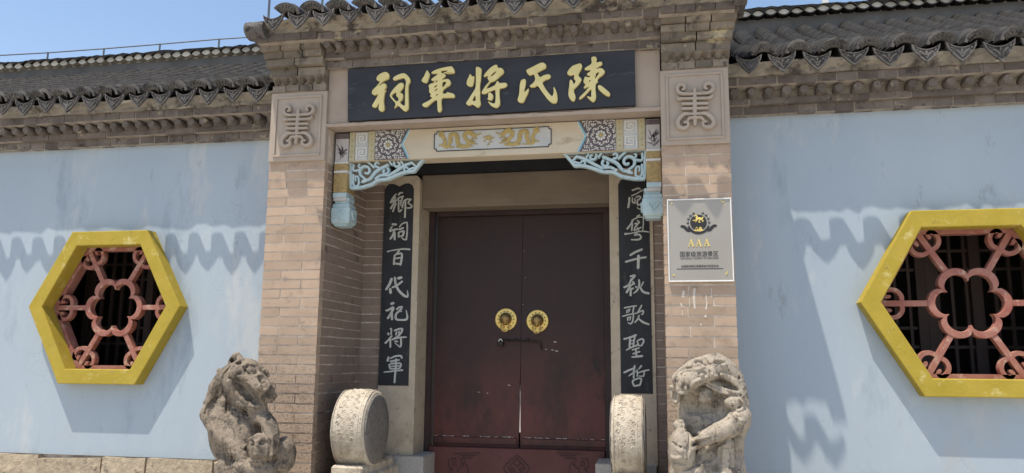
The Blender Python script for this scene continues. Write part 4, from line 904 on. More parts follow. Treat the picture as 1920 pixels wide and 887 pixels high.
# middle cartouche with two dragons and a pearl
hw, z0, z1, c = .418, bz0+.048, bz1-.030, .018
oc = [(mid-hw+c, z0), (mid+hw-c, z0), (mid+hw-c*.9, z0+c*.9), (mid+hw, z0+c), (mid+hw, z1-c), (mid+hw-c*.9, z1-c*.9), (mid+hw-c, z1), (mid-hw+c, z1), (mid-hw+c*.9, z1-c*.9), (mid-hw, z1-c), (mid-hw, z0+c), (mid-hw+c*.9, z0+c*.9)]
q = MB(); q.prism(oc, yb-.003, yb+.002); ca = q.build('dragon_cartouche', 'pale_grey', pb)
q = MB(); q.ribbons([[(*oc[i], .0028), (*oc[(i+1) % 12], .0028)] for i in range(12)], idn, yb-.0065, yb, .0001, .2); q.build('cartouche_line', 'ink', ca)
def dragon(fn, sg=1):
    body = [(905, 200, 10), (885, 185, 12), (880, 205, 12), (905, 225, 13), (915, 262, 14), (905, 285, 13), (930, 298, 12), (955, 255, 15), (955, 215, 15), (985, 200, 16), (1005, 225, 16), (1010, 270, 16), (1035, 296, 16), (1075, 295, 15), (1095, 268, 14), (1070, 240, 14), (1062, 210, 15), (1085, 190, 16), (1120, 205, 18), (1140, 225, 12)]
    ex = [[(1110, 190, 7), (1105, 172, 4)], [(1085, 185, 7), (1078, 168, 4)], [(1140, 215, 8), (1165, 210, 4), (1182, 200, 3)], [(1135, 232, 7), (1150, 245, 4)], [(920, 290, 8), (890, 280, 6), (870, 290, 4)], [(940, 295, 8), (960, 302, 6), (985, 300, 4)], [(1030, 290, 8), (1010, 305, 5), (1000, 298, 3)], [(1060, 295, 9), (1095, 302, 6), (1120, 298, 4)], [(1090, 280, 9), (1120, 275, 7), (1150, 285, 4)], [(960, 205, 6), (950, 192, 3)], [(1000, 210, 5), (1010, 196, 3)], [(1120, 240, 8), (1110, 255, 6), (1135, 262, 4)]]
    d = MB(); d.ribbons([body]+ex, fn, yb-.010, yb-.002, .0003, .35); return d.build('dragon', 'gilt', ca)
fl = zoomfn(600, 200, .2594, yb-.006); fa = lambda u, v: fl(u, v)
dragon(lambda u, v: fl(1020+(u-1030)*.97-5, v*.92+13-(u-1030)*.035))
pc = P(916, 252, yb)
ex0 = fl(1025, 240)
def mirrored(u, v):
    x, z = fl(1020+(u-1030)*.97-5, v*.92+13-(u-1030)*.035); return (2*pc[0]-x, z)
dragon(mirrored)
q = MB(); q.lathe([(.020, -.002), (.016, -.009), (.001, -.011)], (pc[0], yb, (z0+z1)/2+.012), 'y', 14); q.ribbons([spiral(pc[0]+dx_, (z0+z1)/2+dz_, .012, .004, a_, a_+4, .0035, .0025, 7) for dx_, dz_, a_ in ((-.022, -.014, 1), (.022, -.014, 2), (0, -.030, 4), (-.030, .012, 0), (.030, .012, 3))], idn, yb-.008, yb, .0002, .3); q.build('pearl', 'gilt', ca)
# hanging posts with pendants
def post(x0, x1, sg):
    t = MB(); t.box(x0, x1, .128, .262, 2.72, 3.218, .003); po = t.build('hanging_post', 'mauve', pb)
    for z0_, z1_, mt, yf in ((3.178, 3.214, 'dark_ground', .1255), (2.995, 3.008, 'white', .123), (2.945, 2.992, 'gilt_brown', .125), (2.926, 2.942, 'white', .122), (2.782, 2.922, 'gilt_brown', .124), (2.745, 2.778, 'teal2', .121)):
        q = MB(); q.box(x0-.002, x1+.002, yf, .264, z0_, z1_, .002); q.build('post_band', mt, po)
    q = MB()
    cx = (x0+x1)/2
    for _ in range(17):
        a = random.uniform(.2, 2.9); r0 = (cx+random.uniform(-.014, .014), 3.07+random.uniform(-.045, .03)); l = random.uniform(.035, .07)
        q.ribbons([[(*r0, .002), (r0[0]+.5*l*math.cos(a), r0[1]+.5*l*math.sin(a)+.006, .003), (min(max(r0[0]+l*math.cos(a), x0+.006), x1-.006), r0[1]+l*math.sin(a), .0012)]], idn, .1262, .130, .0001, .1)
    q.build('plant_carving', 'dark_ground', po)
    cxx, cy = (x0+x1)/2+sg*.008, .195
    q = MB(); n = 4
    def ring(prof):
        vs, fs = [], []
        for r, z in prof:
            for k in range(8):
                a = math.pi/8+2*math.pi*k/8; ca_, sa_ = math.cos(a), math.sin(a)
                qx, qy = ((1, .91), (.91, 1), (-.91, 1), (-1, .91), (-1, -.91), (-.91, -1), (.91, -1), (1, -.91))[k]
                vs.append((cxx+r*.93*qx, cy+r*.93*qy, z))
        for i in range(len(prof)-1):
            for k in range(8): j = (k+1) % 8; fs.append((i*8+k, i*8+j, i*8+8+j, i*8+8+k))
        fs += [tuple(range(8)), tuple(range(len(vs)-8, len(vs)))]
        return vs, fs
    q.add(*ring([(.062, 2.742), (.060, 2.724), (.056, 2.720), (.056, 2.704), (.068, 2.698), (.070, 2.684), (.067, 2.678), (.076, 2.668), (.078, 2.640), (.076, 2.572), (.068, 2.556), (.056, 2.550), (.056, 2.540), (.036, 2.534)]))
    pe = q.build('pendant', 'teal2', po)
    q = MB(); fx = cxx
    heart = [(0, -.028), (-.024, .0), (-.028, .016), (-.016, .026), (-.004, .016), (-.010, .006)]
    for k in (1, -1): q.ribbons([[(fx+k*u*1.15, 2.622+v*1.15, .0045) for u, v in heart]], idn, cy-.079, cy-.065, .0003, .3)
    q.build('heart_carving', 'teal', pe)
    q = MB()
    for k in (1, -1): q.ribbons([[(cy+k*u*1.15, 2.622+v*1.15, .0045) for u, v in heart]], idn, 0, .014, .0003, .3)
    q.v = [(cxx-sg*-.083-sg*y*1.0, x, z) for x, y, z in q.v]
    q.build('heart_carving', 'teal', pe)
post(-2.272, -2.172, 1); post(-.045, .048, -1)
# fretwork brackets traced on the photograph (zoom 600,200 scale .2594), right one mirrored
BY = .16
fb = zoomfn(600, 200, .2594, BY)
outl = [[(215, 392, 11), (480, 382, 11), (750, 374, 11)], [(748, 376, 10), (715, 415, 10), (675, 468, 10)], [(672, 466, 11), (620, 470, 11), (560, 490, 11), (490, 520, 11), (420, 530, 11), (370, 560, 11), (290, 582, 11), (222, 588, 11)], [(222, 590, 11), (220, 490, 11), (218, 395, 11)]]
fret = [[(240, 490, 8), (240, 565, 8), (275, 565, 8), (275, 510, 8), (255, 505, 7), (255, 535, 6)], [(240, 415, 8), (240, 460, 8), (285, 455, 9)],
        spiral(330, 465, 48, 12, 2.6, 8.4, 11, 9, 12), [(285, 490, 9), (330, 530, 10), (300, 545, 9)], spiral(290, 425, 22, 8, .2, 4.5, 8, 7, 8),
        [(310, 535, 10), (360, 520, 11), (400, 470, 12), (450, 440, 12), (490, 420, 12)], spiral(415, 415, 24, 8, 1.2, 5.8, 9, 8, 8), spiral(470, 465, 28, 9, -.9, 4.2, 10, 8, 9), [(400, 520, 10), (440, 495, 10), (480, 495, 11)],
        spiral(560, 412, 28, 9, 3.6, -1.6, 10, 8, 9), [(490, 500, 10), (540, 470, 11), (585, 440, 12), (620, 420, 11), (660, 405, 9)], spiral(625, 450, 20, 8, 2.2, 6.2, 8, 7, 7), [(585, 395, 8), (600, 415, 8)], [(660, 400, 8), (690, 430, 8)], [(640, 455, 9), (680, 440, 8)], [(345, 400, 8), (370, 420, 9), (390, 440, 9)], [(500, 395, 8), (520, 420, 9)]]
def bracket(fn):
    q = MB(); q.ribbons(outl, fn, BY, BY+.035, .0006, .15, 4); br = q.build('fret_bracket', 'teal', pb)
    q = MB(); q.ribbons(fret, fn, BY+.002, BY+.033, .0004, .22, 4); q.build('fret_scrolls', 'teal', br)
bracket(fb)
xl_ = fb(215, 500)[0]; xr_ = P(1211, 320, BY)[0]
bracket(lambda u, v: (xr_-(fb(u, v)[0]-xl_), fb(u, v)[1]-.004))

# ---------------------------------------------------------------- metal plaque on the right pier
pq = thing('metal_plaque', 'silver metal plaque with black horse emblem and three gold letters on the right pier', 'plaque', (.28, -.02, 2.09))
pc4 = [P(1255, 529, -.02), P(1377, 528, -.02), P(1371, 371, -.02), P(1249, 374, -.02)]
px0, px1 = (pc4[0][0]+pc4[3][0])/2, (pc4[1][0]+pc4[2][0])/2; pz0, pz1 = (pc4[0][1]+pc4[1][1])/2, (pc4[2][1]+pc4[3][1])/2
m = MB(); m.box(px0+.008, px1-.008, -.020, -.003, pz0+.008, pz1-.008, .001); m.build('plate', 'steel', pq)
m = MB(); w = .0085
m.box(px0, px1, -.026, -.004, pz0, pz0+w, .002); m.box(px0, px1, -.026, -.004, pz1-w, pz1, .002); m.box(px0, px0+w, -.0255, -.004, pz0+w, pz1-w, .002); m.box(px1-w, px1, -.0255, -.004, pz0+w, pz1-w, .002)
m.build('rim', 'steel_rim', pq)
PY = -.0212
fz = zoomfn(1230, 350, .2819, PY)       # from the 603x887 enlargement
W_, H_ = px1-px0, pz1-pz0
def fp_(u, v):                          # square the enlargement onto the plate: u 68..522, v 72..637
    return px0+(u-77-(v-355)*.028)/446*W_, pz1-(v-88+(u-300)*.018*0)/555*H_
disc_c = fp_(290, 250); rd = W_*.128
m = MB(); m.lathe([(rd, 0), (rd, -.0010), (.001, -.0012)], (disc_c[0], PY+.0006, disc_c[1]), 'y', 36); em_ = m.build('emblem', 'ink', pq)
m = MB()
def leafs(sg):
    out = []
    for i in range(6):
        a = R(200-sg*0) if False else None
        t = -50+i*22; ang = R(t); rr = rd*1.28
        cx, cz = disc_c[0]+sg*rr*math.cos(ang), disc_c[1]+rr*math.sin(ang)
        for k in (-1, 1):
            d = ang+math.pi/2+k*.7; l = rd*.24
            ex, ez = sg*math.cos(d)*l, math.sin(d)*l
            out.append([(cx, cz, .0012), (cx+ex*.5, cz+ez*.5, .0034), (cx+ex, cz+ez, .0006)])
    out.append([(disc_c[0]+sg*rd*1.28*math.cos(R(t)), disc_c[1]+rd*1.28*math.sin(R(t)), .0009) for t in range(-55, 75, 18)])
    return out
m.ribbons(leafs(1)+leafs(-1), idn, PY-.0006, PY+.001, .00002, .1)
for sg in (1, -1):
    m.ribbons([[(disc_c[0]+sg*rd*1.02, disc_c[1]-rd*.95, .010), (disc_c[0]+sg*rd*1.35, disc_c[1]-rd*.92, .010), (disc_c[0]+sg*rd*1.75, disc_c[1]-rd*.50, .010), (disc_c[0]+sg*rd*2.1, disc_c[1]-rd*.42, .008)]], idn, PY-.0009, PY+.001, .00003, .1)
m.ribbons([[(disc_c[0]+rd*1.32*math.cos(R(a)), disc_c[1]+rd*1.32*math.sin(R(a)), .008) for a in range(-150, -25, 12)]], idn, PY-.0010, PY+.001, 0, .1)
kind(m.build('wreath_and_ribbon', 'ink', em_), 'stuff')
m = MB()
hs = lambda u, v: fp_(u, v)
m.ribbons([[(272, 200, 4), (280, 210, 6), (276, 222, 6)], [(262, 206, 3), (272, 200, 4)], [(278, 222, 8), (300, 222, 8), (312, 226, 7)], [(312, 222, 3), (322, 212, 3), (318, 226, 2)], [(278, 228, 3), (262, 236, 3), (250, 232, 2)], [(282, 230, 3), (270, 246, 2)], [(308, 230, 3), (322, 238, 2.5), (316, 246, 2)], [(302, 230, 3), (292, 246, 3), (305, 248, 2)],
           [(268, 304, 4), (280, 285, 8), (276, 300, 9)], [(300, 304, 9), (305, 285, 7), (314, 304, 4)], [(262, 302, 4), (320, 302, 4)], [(291, 262, 1.5), (291, 300, 1.5)]], lambda u, v: fp_(u, v), PY-.0024, PY-.0008, .00002, .2) if False else None
def rib_scaled(mb, strokes, y0, y1, dome=.2):
    k = W_/446
    mb.ribbons([[(*fp_(u, v), w*k) for u, v, w in st] for st in strokes], idn, y0, y1, .00003, dome)
rib_scaled(m, [[(272, 200, 4), (280, 210, 6), (276, 222, 7)], [(262, 207, 3), (272, 200, 4)], [(278, 222, 8), (300, 222, 8), (312, 226, 7)], [(312, 222, 3), (322, 212, 3), (318, 226, 2)], [(278, 228, 3), (262, 236, 3), (250, 232, 2)], [(282, 230, 3), (270, 246, 2)], [(308, 230, 3), (322, 238, 3), (316, 246, 2)], [(302, 230, 3), (292, 246, 3), (305, 248, 2)],
               [(268, 304, 4), (280, 285, 8), (276, 300, 9)], [(300, 304, 9), (305, 285, 7), (314, 304, 4)], [(262, 302, 4), (320, 302, 4)]], PY-.0016, PY-.0002)
kind(m.build('horse_and_hills', 'gold_print', em_), 'stuff')
m = MB()
for u in (238, 291, 345):
    rib_scaled(m, [[(u, 362, 2), (u-14, 405, 2)], [(u, 362, 4), (u+15, 405, 5)], [(u-9, 392, 1.6), (u+9, 392, 1.6)], [(u-21, 407, 2), (u-6, 407, 2)], [(u+6, 407, 2), (u+24, 407, 2)]], PY-.0014, PY+.001)
m.build('gold_letters', 'gold_print', pq)
def writing(txt, u, v, wu, hu, mat='ink', size=None):
    me = text_mesh(txt, hu*W_/446*1.25, wu*W_/446); x, z = fp_(u, v)
    if len(me.vertices) == 0: return
    me.materials.clear(); me.materials.append(M[mat]); me.name = 'lettering'
    for q in me.vertices: q.co = (x+q.co.x, PY-.0004-q.co.z, z+q.co.y)
    link('lettering', me, pq)
writing('国家级旅游景区', 294, 474, 262, 34); writing('NATIONAL TOURIST ATTRACTION', 296, 493, 258, 13); writing('全国旅游景区质量等级评定委员会', 298, 546, 256, 15)
m = MB(); m.box(fp_(140, 556)[0], fp_(455, 556)[0], PY-.0004, PY+.001, fp_(0, 559)[1], fp_(0, 555)[1]); m.build('printed_line', 'ink', pq)
m = MB()
for u, v in ((105, 115), (460, 115), (120, 597), (478, 590)): x, z = fp_(u, v); m.lathe([(.0055, 0), (.0045, -.003), (.001, -.004)], (x, PY, z), 'y', 10)
kind(m.build('corner_screws', 'gold_print', pq), 'stuff')
m = MB(); k_ = W_/446
for (u, v, du, dv) in ((440, 104, 22, 16), (468, 130, 4, 14), (488, 570, -4, 18), (470, 600, 14, -6), (112, 598, 18, 6)): rib_scaled(m, [[(u, v, 2), (u+du, v+dv, 1.5)]], PY-.0008, PY+.001)
kind(m.build('corner_ornament', 'gold_print', pq), 'stuff')
# adhesive left on the bricks under the plaque
ad = MB(); fa_ = zoomfn(1200, 520, .248, -.003)
ad.ribbons([[(330, 105, 10), (325, 145, 12)], [(412, 85, 9), (408, 160, 10), (415, 235, 8)], [(498, 125, 4), (505, 200, 5), (500, 240, 8)], [(540, 80, 3), (538, 150, 4)], [(310, 200, 8), (320, 228, 5)], [(495, 290, 10), (498, 300, 10)], [(375, 160, 3), (375, 225, 3)], [(460, 355, 8), (462, 362, 6)], [(320, 245, 2), (322, 290, 3)]], fa_, -.0012, .001, .00005, .2)
ad.build('dried_adhesive', 'adhesive', pr)['kind'] = 'stuff'

# ---------------------------------------------------------------- drum stones by the door
def drum(label, x0, x1, yc, zc, r, plinth):
    t = thing('drum_stone', label, 'drum stone', ((x0+x1)/2, yc, 0), 'drum stones beside the door')
    cx = (x0+x1)/2; hw = (x1-x0)/2; n = 56
    prof = [(.001, -hw), (r*.55, -hw-.004), (r*.90, -hw+.002), (r*.965, -hw+.010), (r*.985, -hw+.028), (r*1.0, -hw+.05), (r*1.018, 0), (r*1.0, hw-.05), (r*.985, hw-.028), (r*.965, hw-.010), (r*.90, hw-.002), (r*.55, hw+.004), (.001, hw)]
    mb = MB(); mb.lathe(prof, (cx, yc, zc), 'x', n)
    mb.v = [(x+random.uniform(-.0025, .0025), y+random.uniform(-.0025, .0025), z+random.uniform(-.0025, .0025)) for x, y, z in mb.v]
    d = mb.build('drum', 'drum', t, True)
    s_ = MB()
    for sx in (-hw+.030, hw-.030):
        for k in range(54):
            a = 2*math.pi*k/54; s_.lathe([(.0048, -.005), (.0038, -.0004), (.001, .0006)], (0, 0, 0), 'z', 6)
            o = len(s_.v)-18; ca_, sa_ = math.cos(a), math.sin(a)
            for i in range(o, o+18):
                x, y, z = s_.v[i]; rr = r*.995+z; s_.v[i] = (cx+sx+x, yc+rr*ca_-y*sa_, zc+rr*sa_+y*ca_)
        for off in (-.013, .014): s_.tube([(cx+sx+off, yc+(r*.996)*math.cos(a), zc+(r*.996)*math.sin(a)) for a in np.linspace(0, 2*math.pi, 49)], .0032, 5)
    kind(s_.build('stud_band', 'drum', d), 'stuff')
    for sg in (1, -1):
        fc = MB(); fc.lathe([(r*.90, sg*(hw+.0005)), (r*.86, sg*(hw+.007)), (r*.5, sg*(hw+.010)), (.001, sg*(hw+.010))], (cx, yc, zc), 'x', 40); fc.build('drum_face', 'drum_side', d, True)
    # low carved scrolls around the rim
    s_ = MB(); rs = random.Random(3)
    for k in range(44):
        a0 = math.pi*.35+k*math.pi*1.35/44
        for u0 in (-hw*.45, -hw*.05, hw*.40) if k % 2 else (-hw*.25, hw*.18):
            sp = spiral(u0+rs.uniform(-.01, .01), 0, .016, .004, rs.uniform(0, 6), rs.uniform(6, 10), .004, .003, 7)
            st = [(cx+u, yc+(r*1.0085)*math.cos(a0+v/r), zc+(r*1.0085)*math.sin(a0+v/r)) for u, v, w in sp]
            s_.tube(st, .0036, 5)
    kind(s_.build('scroll_carving', 'drum', d), 'stuff')
    nk = MB(); nk.box(cx-hw*.93, cx+hw*.93, yc-r*.86, yc+r*1.5, .55, zc-r*.86, .015); nk.build('neck', 'drum', t)
    nk = MB(); nk.box(cx-hw*1.18, cx+hw*1.10, yc-r*1.45, yc+r*1.7, 0, plinth, .02); nk.build('plinth', 'drum', t)
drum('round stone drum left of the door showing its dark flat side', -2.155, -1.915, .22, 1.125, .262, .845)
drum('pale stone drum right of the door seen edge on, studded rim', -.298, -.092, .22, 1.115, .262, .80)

# ---------------------------------------------------------------- stone lions, sculpted as one surface each
def surface_nets(f, org, h):
    nx, ny, nz = f.shape; s = f < 0
    c = np.zeros((nx-1, ny-1, nz-1), np.int8)
    for dx in (0, 1):
        for dy_ in (0, 1):
            for dz in (0, 1): c += s[dx:nx-1+dx, dy_:ny-1+dy_, dz:nz-1+dz]
    act = (c > 0) & (c < 8); idx = -np.ones(act.shape, np.int64); cells = np.argwhere(act); idx[act] = np.arange(len(cells))
    acc = np.zeros((len(cells), 3)); cnt = np.zeros(len(cells))
    i, j, k = cells.T
    corners = [(a, b, c_) for a in (0, 1) for b in (0, 1) for c_ in (0, 1)]
    for a in corners:
        for ax in range(3):
            if a[ax]: continue
            b = list(a); b[ax] = 1
            fa = f[i+a[0], j+a[1], k+a[2]]; fb_ = f[i+b[0], j+b[1], k+b[2]]
            m_ = (fa < 0) != (fb_ < 0); t = np.where(m_, fa/(fa-fb_+1e-12), 0)
            p = np.zeros((len(cells), 3)); p[:] = a; p[:, ax] = t
            acc[m_] += p[m_]; cnt[m_] += 1
    v = (cells+acc/np.maximum(cnt, 1)[:, None])*h+np.array(org)
    faces = []
    for ax in range(3):
        o1, o2 = [(1, 2), (2, 0), (0, 1)][ax]
        sl0 = [slice(1, -1)]*3; sl0[ax] = slice(0, -1); sl1 = list(sl0); sl1[ax] = slice(1, None)
        A, B = s[tuple(sl0)], s[tuple(sl1)]; e = np.argwhere(A != B)
        if not len(e): continue
        flip = A[tuple(e.T)]
        base = e.copy(); 
        for q in range(3):
            if q != ax: base[:, q] += 1
        def cell(d1, d2):
            b = base.copy(); b[:, o1] += d1; b[:, o2] += d2; return idx[b[:, 0], b[:, 1], b[:, 2]]
        q = np.stack([cell(-1, -1), cell(0, -1), cell(0, 0), cell(-1, 0)], 1)
        q[~flip] = q[~flip][:, ::-1]; faces.append(q)
    q = np.vstack(faces); q = q[(q >= 0).all(1)]
    return v, q
class Clay:
    """a carved solid: soft unions and cuts on a voxel grid; sites are read on an enlargement of the survey photograph, depth w in the same units"""
    def __init__(s, yp, lo, hi, h):
        s.yp = yp; s.lo, s.h = np.array(lo), h
        a, b = P(900, 750, yp), P(1000, 750, yp); s.k0 = math.hypot(b[0]-a[0], b[1]-a[1])/100
        n = [int((hi[i]-lo[i])/h)+1 for i in range(3)]; s.ax = [lo[i]+np.arange(n[i])*h for i in range(3)]
        s.f = np.full(n, .08, np.float32)
    def view(s, x0, y0, sc): s.x0, s.y0, s.sc, s.k = x0, y0, sc, s.k0*sc; return s
    def fn(s, u, v, w):
        yy = s.yp+w*s.k; q = P(s.x0+u*s.sc, s.y0+v*s.sc, yy); return np.array((q[0], yy, q[1]))
    def surf(s, u, v):
        """depth at which the sight line meets the solid"""
        for w in np.arange(-700, 500, 9.0):
            i = np.round((s.fn(u, v, w)-s.lo)/s.h).astype(int)
            if (i >= 0).all() and (i < s.f.shape).all() and s.f[tuple(i)] < 0: return w
        return 60.0
    def _sub(s, c, r):
        sl = tuple(slice(max(0, int((c[i]-r[i]-s.lo[i])/s.h)-1), max(0, int((c[i]+r[i]-s.lo[i])/s.h)+2)) for i in range(3))
        return sl, np.meshgrid(*[s.ax[i][sl[i]] for i in range(3)], indexing='ij')
    def _mix(s, sl, d, k, cut):
        a = s.f[sl]
        if not cut: hh = np.clip(.5+.5*(a-d)/k, 0, 1); s.f[sl] = a*(1-hh)+d*hh-k*hh*(1-hh)
        else: d = -d; hh = np.clip(.5-.5*(a-d)/k, 0, 1); s.f[sl] = a*(1-hh)+d*hh+k*hh*(1-hh)
    def ell(s, u, v, w, ru, rv, rw, k=.02, cut=False, on=False):
        if on: w = s.surf(u, v)+w
        c = s.fn(u, v, w); r = np.array([ru, rw, rv])*s.k
        sl, g = s._sub(c, r+.06)
        if 0 in g[0].shape: return s
        X, Y, Z = g[0]-c[0], g[1]-c[1], g[2]-c[2]
        q = np.sqrt((X/r[0])**2+(Y/r[1])**2+(Z/r[2])**2); q2 = np.sqrt((X/r[0]**2)**2+(Y/r[1]**2)**2+(Z/r[2]**2)**2)
        d = np.where(q2 > 1e-9, q*(q-1)/np.maximum(q2, 1e-9), -r.min()); s._mix(sl, d.astype(np.float32), k, cut); return s
    def cap(s, pts, k=.02, cut=False, on=False, off=0.0):
        q = np.array(pts, float)
        if len(q) > 2: q = catmull(q, 5)
        if on:
            w = np.array([s.surf(p[0], p[1]) for p in q])
            m_ = np.median(w); w = np.clip(w, m_-120, m_+120)
            w = np.convolve(np.pad(w, 1, 'edge'), (.25, .5, .25), 'valid')+off
            q = np.column_stack([q[:, :2], w, q[:, 2]])
        W = np.array([s.fn(*p[:3]) for p in q]); rad = [p[3]*s.k for p in q]; mr = max(rad)+.05
        c = (W.min(0)+W.max(0))/2; ext = (W.max(0)-W.min(0))/2+mr
        sl, g = s._sub(c, ext)
        if 0 in g[0].shape: return s
        D = None; G = np.stack(g, -1)
        for a, b, ra, rb in zip(W[:-1], W[1:], rad[:-1], rad[1:]):
            ab = b-a; t = np.clip(((G-a)@ab)/max(ab@ab, 1e-9), 0, 1)
            d = np.linalg.norm(G-a-t[..., None]*ab, axis=-1)-(ra+(rb-ra)*t); D = d if D is None else np.minimum(D, d)
        s._mix(sl, D.astype(np.float32), k, cut); return s
    def roll(s, pts, off=0, k=.0035): return s.cap([(a, b, r*1.1) for a, b, r in pts], k, on=True, off=off-3)
    def cut(s, pts, off=0, k=.0025): return s.cap([(a, b, r*1.45+8) for a, b, r in pts], k, True, True, off)
    def curl(s, u, v, r, th, turns=1.4, a0=0.0, sg=1, cut=False):
        n = 10; return s.cap([(u+r*(1-.8*i/n)*math.cos(a0+sg*turns*6.28*i/n), v+r*(1-.8*i/n)*math.sin(a0+sg*turns*6.28*i/n), th*1.35*(1-.35*i/n)) for i in range(n+1)], .003, cut, True, -4)
    def rough(s, amp, sc, seed):
        g = np.meshgrid(*s.ax, indexing='ij'); r_ = np.random.default_rng(seed); t = 0
        for i in range(8):
            d = r_.normal(size=3); d /= np.linalg.norm(d); fq = sc*(1+i*.32); t = t+np.sin((g[0]*d[0]+g[1]*d[1]+g[2]*d[2])*fq+r_.uniform(0, 6.28)+2*np.sin((g[0]*d[1]-g[2]*d[0])*fq*.6+i))/(1+.25*i)
        s.f += (amp*t/3).astype(np.float32); return s
    def mesh(s, name, mat, parent):
        v, q = surface_nets(s.f, s.lo, s.h)
        me = bpy.data.meshes.new(name); me.vertices.add(len(v)); me.vertices.foreach_set('co', v.astype(np.float32).ravel())
        me.loops.add(q.size); me.loops.foreach_set('vertex_index', q.astype(np.int32).ravel()); me.polygons.add(len(q))
        me.polygons.foreach_set('loop_start', np.arange(0, q.size, 4, dtype=np.int32)); me.polygons.foreach_set('loop_total', np.full(len(q), 4, np.int32))
        me.update(calc_edges=True); me.validate(); me.materials.append(M[mat]); me.polygons.foreach_set('use_smooth', [True]*len(q))
        return link(name, me, parent)

ll = thing('stone_lion', 'weathered stone lion, darkened as in self-shade, left of the gate with a cub at its chest', 'stone lion', (-2.52, -.5, .5), 'stone lions guarding the gate')
c = Clay(-.50, (-2.98, -.86, .52), (-2.05, -.10, 1.68), .0048); E_, C_ = c.ell, c.cap
c.view(390, 765, .1375)
E_(330, 250, 170, 340, 560, 300, .03); E_(600, 860, 90, 440, 240, 300, .03); E_(450, 420, 10, 300, 360, 235, .03); E_(1040, 640, 60, 150, 255, 220, .03); E_(320, 900, 80, 215, 330, 300, .03); E_(600, 1400, 60, 520, 640, 460, .03)
c.view(370, 655, .1352)
E_(650, 400, 0, 318, 288, 300, .03); C_([(780, 480, -150, 195), (890, 560, -170, 165), (1000, 645, -130, 98)], .02)
C_([(490, 300, 60, 130), (350, 420, 80, 125), (250, 620, 100, 120), (185, 840, 100, 118)], .03)
C_([(470, 560, -70, 90), (610, 680, -120, 105), (760, 790, -140, 95), (890, 800, -110, 84)], .02)
E_(430, 760, -60, 50, 150, 70, .03, True)
c.view(390, 765, .1375)
C_([(10, 90, 40, 125), (150, 300, -80, 128), (330, 480, -160, 118), (480, 640, -200, 100)], .02)
C_([(690, 90, -60, 130), (830, 230, -160, 112), (885, 420, -230, 92), (850, 600, -255, 88)], .02)
E_(640, 262, -230, 100, 62, 120, .01, True)
E_(690, 540, -290, 140, 195, 130, .015); E_(620, 830, -170, 330, 150, 190, .03)
# cub
E_(610, 480, 12, 40, 36, 34, .006, True, True); E_(735, 472, 12, 42, 38, 34, .006, True, True); E_(610, 482, -10, 27, 27, 28, .003, False, True); E_(735, 474, -10, 29, 28, 28, .003, False, True)
c.roll([(560, 430, 20), (610, 415, 24), (655, 450, 20)]); c.roll([(685, 450, 20), (735, 408, 24), (795, 440, 20)]); c.roll([(665, 460, 24), (662, 560, 32), (668, 620, 44)], -6); E_(640, 640, 0, 26, 22, 24, .006, False, True); E_(705, 640, 0, 26, 22, 24, .006, False, True)
c.cut([(590, 690, 8), (670, 680, 12), (770, 690, 8)]); c.roll([(600, 730, 28), (690, 745, 30), (770, 715, 24)]); E_(520, 560, -200, 42, 66, 50, .01); E_(518, 560, 10, 18, 38, 30, .006, True, True); E_(860, 540, -250, 30, 60, 50, .01)
c.cut([(550, 440, 8), (540, 560, 10), (580, 690, 9)]); c.cut([(830, 430, 10), (845, 560, 12), (810, 680, 10)])
for i in range(4): c.roll([(760+i*34, 640, 20), (740+i*34, 740, 22), (735+i*32, 780, 16)])
for i in range(4): c.cut([(776+i*34, 650, 6), (756+i*34, 745, 7)])
c.curl(480, 690, 34, 12, 1.3, 1); c.curl(590, 700, 30, 10, 1.3, 3, -1); c.curl(450, 560, 34, 10, 1.2, 2)
for i in range(6): c.cut([(60+i*44, 120+i*16, 5), (140+i*42, 300+i*14, 9), (200+i*36, 430+i*18, 8), (215+i*30, 600, 5)])
for i in range(4): c.roll([(230+i*52, 560+i*16, 14), (265+i*48, 660, 18), (240+i*44, 770, 12)])
for i in range(5): c.cut([(960+i*36, 500+i*26, 5), (985+i*32, 620+i*16, 8), (960+i*36, 760, 5)])
c.cut([(925, 400, 16), (935, 560, 22), (900, 720, 16)]); c.cut([(120, 560, 10), (230, 640, 16), (250, 780, 12)])
E_(318, 892, -60, 85, 66, 60, .008, False, True); c.cut([(250, 890, 7), (285, 830, 9), (350, 820, 9), (400, 870, 7)])
for i in range(5): c.curl(330+i*70, 60+(i % 2)*46, 36, 11, 1.3, i*1.3, 1 if i % 2 else -1)
# head
c.view(370, 655, .1352)
c.cut([(425, 325, 16), (500, 430, 44), (590, 520, 62), (690, 600, 66), (760, 680, 52), (822, 738, 22)], -20, .008)
c.cut([(470, 400, 20), (590, 530, 50), (700, 620, 54), (770, 690, 34)], -10, .008)
c.roll([(445, 318, 22), (540, 415, 30), (640, 470, 32), (705, 520, 34), (760, 600, 36), (825, 700, 30)], 4)
c.roll([(440, 450, 36), (480, 560, 40), (545, 625, 34)], -6); c.roll([(560, 640, 20), (650, 720, 26), (760, 790, 24), (860, 790, 20)])
E_(730, 292, 0, 86, 58, 66, .006, False, True); c.roll([(612, 258, 20), (690, 214, 28), (790, 220, 30), (850, 285, 22)], -14); c.cut([(630, 262, 8), (660, 285, 11), (690, 240, 8)]); c.cut([(650, 290, 9), (700, 345, 13), (780, 355, 13), (830, 310, 9)])
c.roll([(640, 335, 20), (720, 378, 24), (830, 372, 22)], -4); E_(600, 300, 0, 50, 44, 40, .01, False, True); E_(622, 380, 0, 62, 48, 44, .01, False, True); c.cut([(520, 400, 7), (600, 430, 10), (690, 440, 8)]); c.cut([(560, 345, 6), (600, 338, 8), (650, 350, 6)])
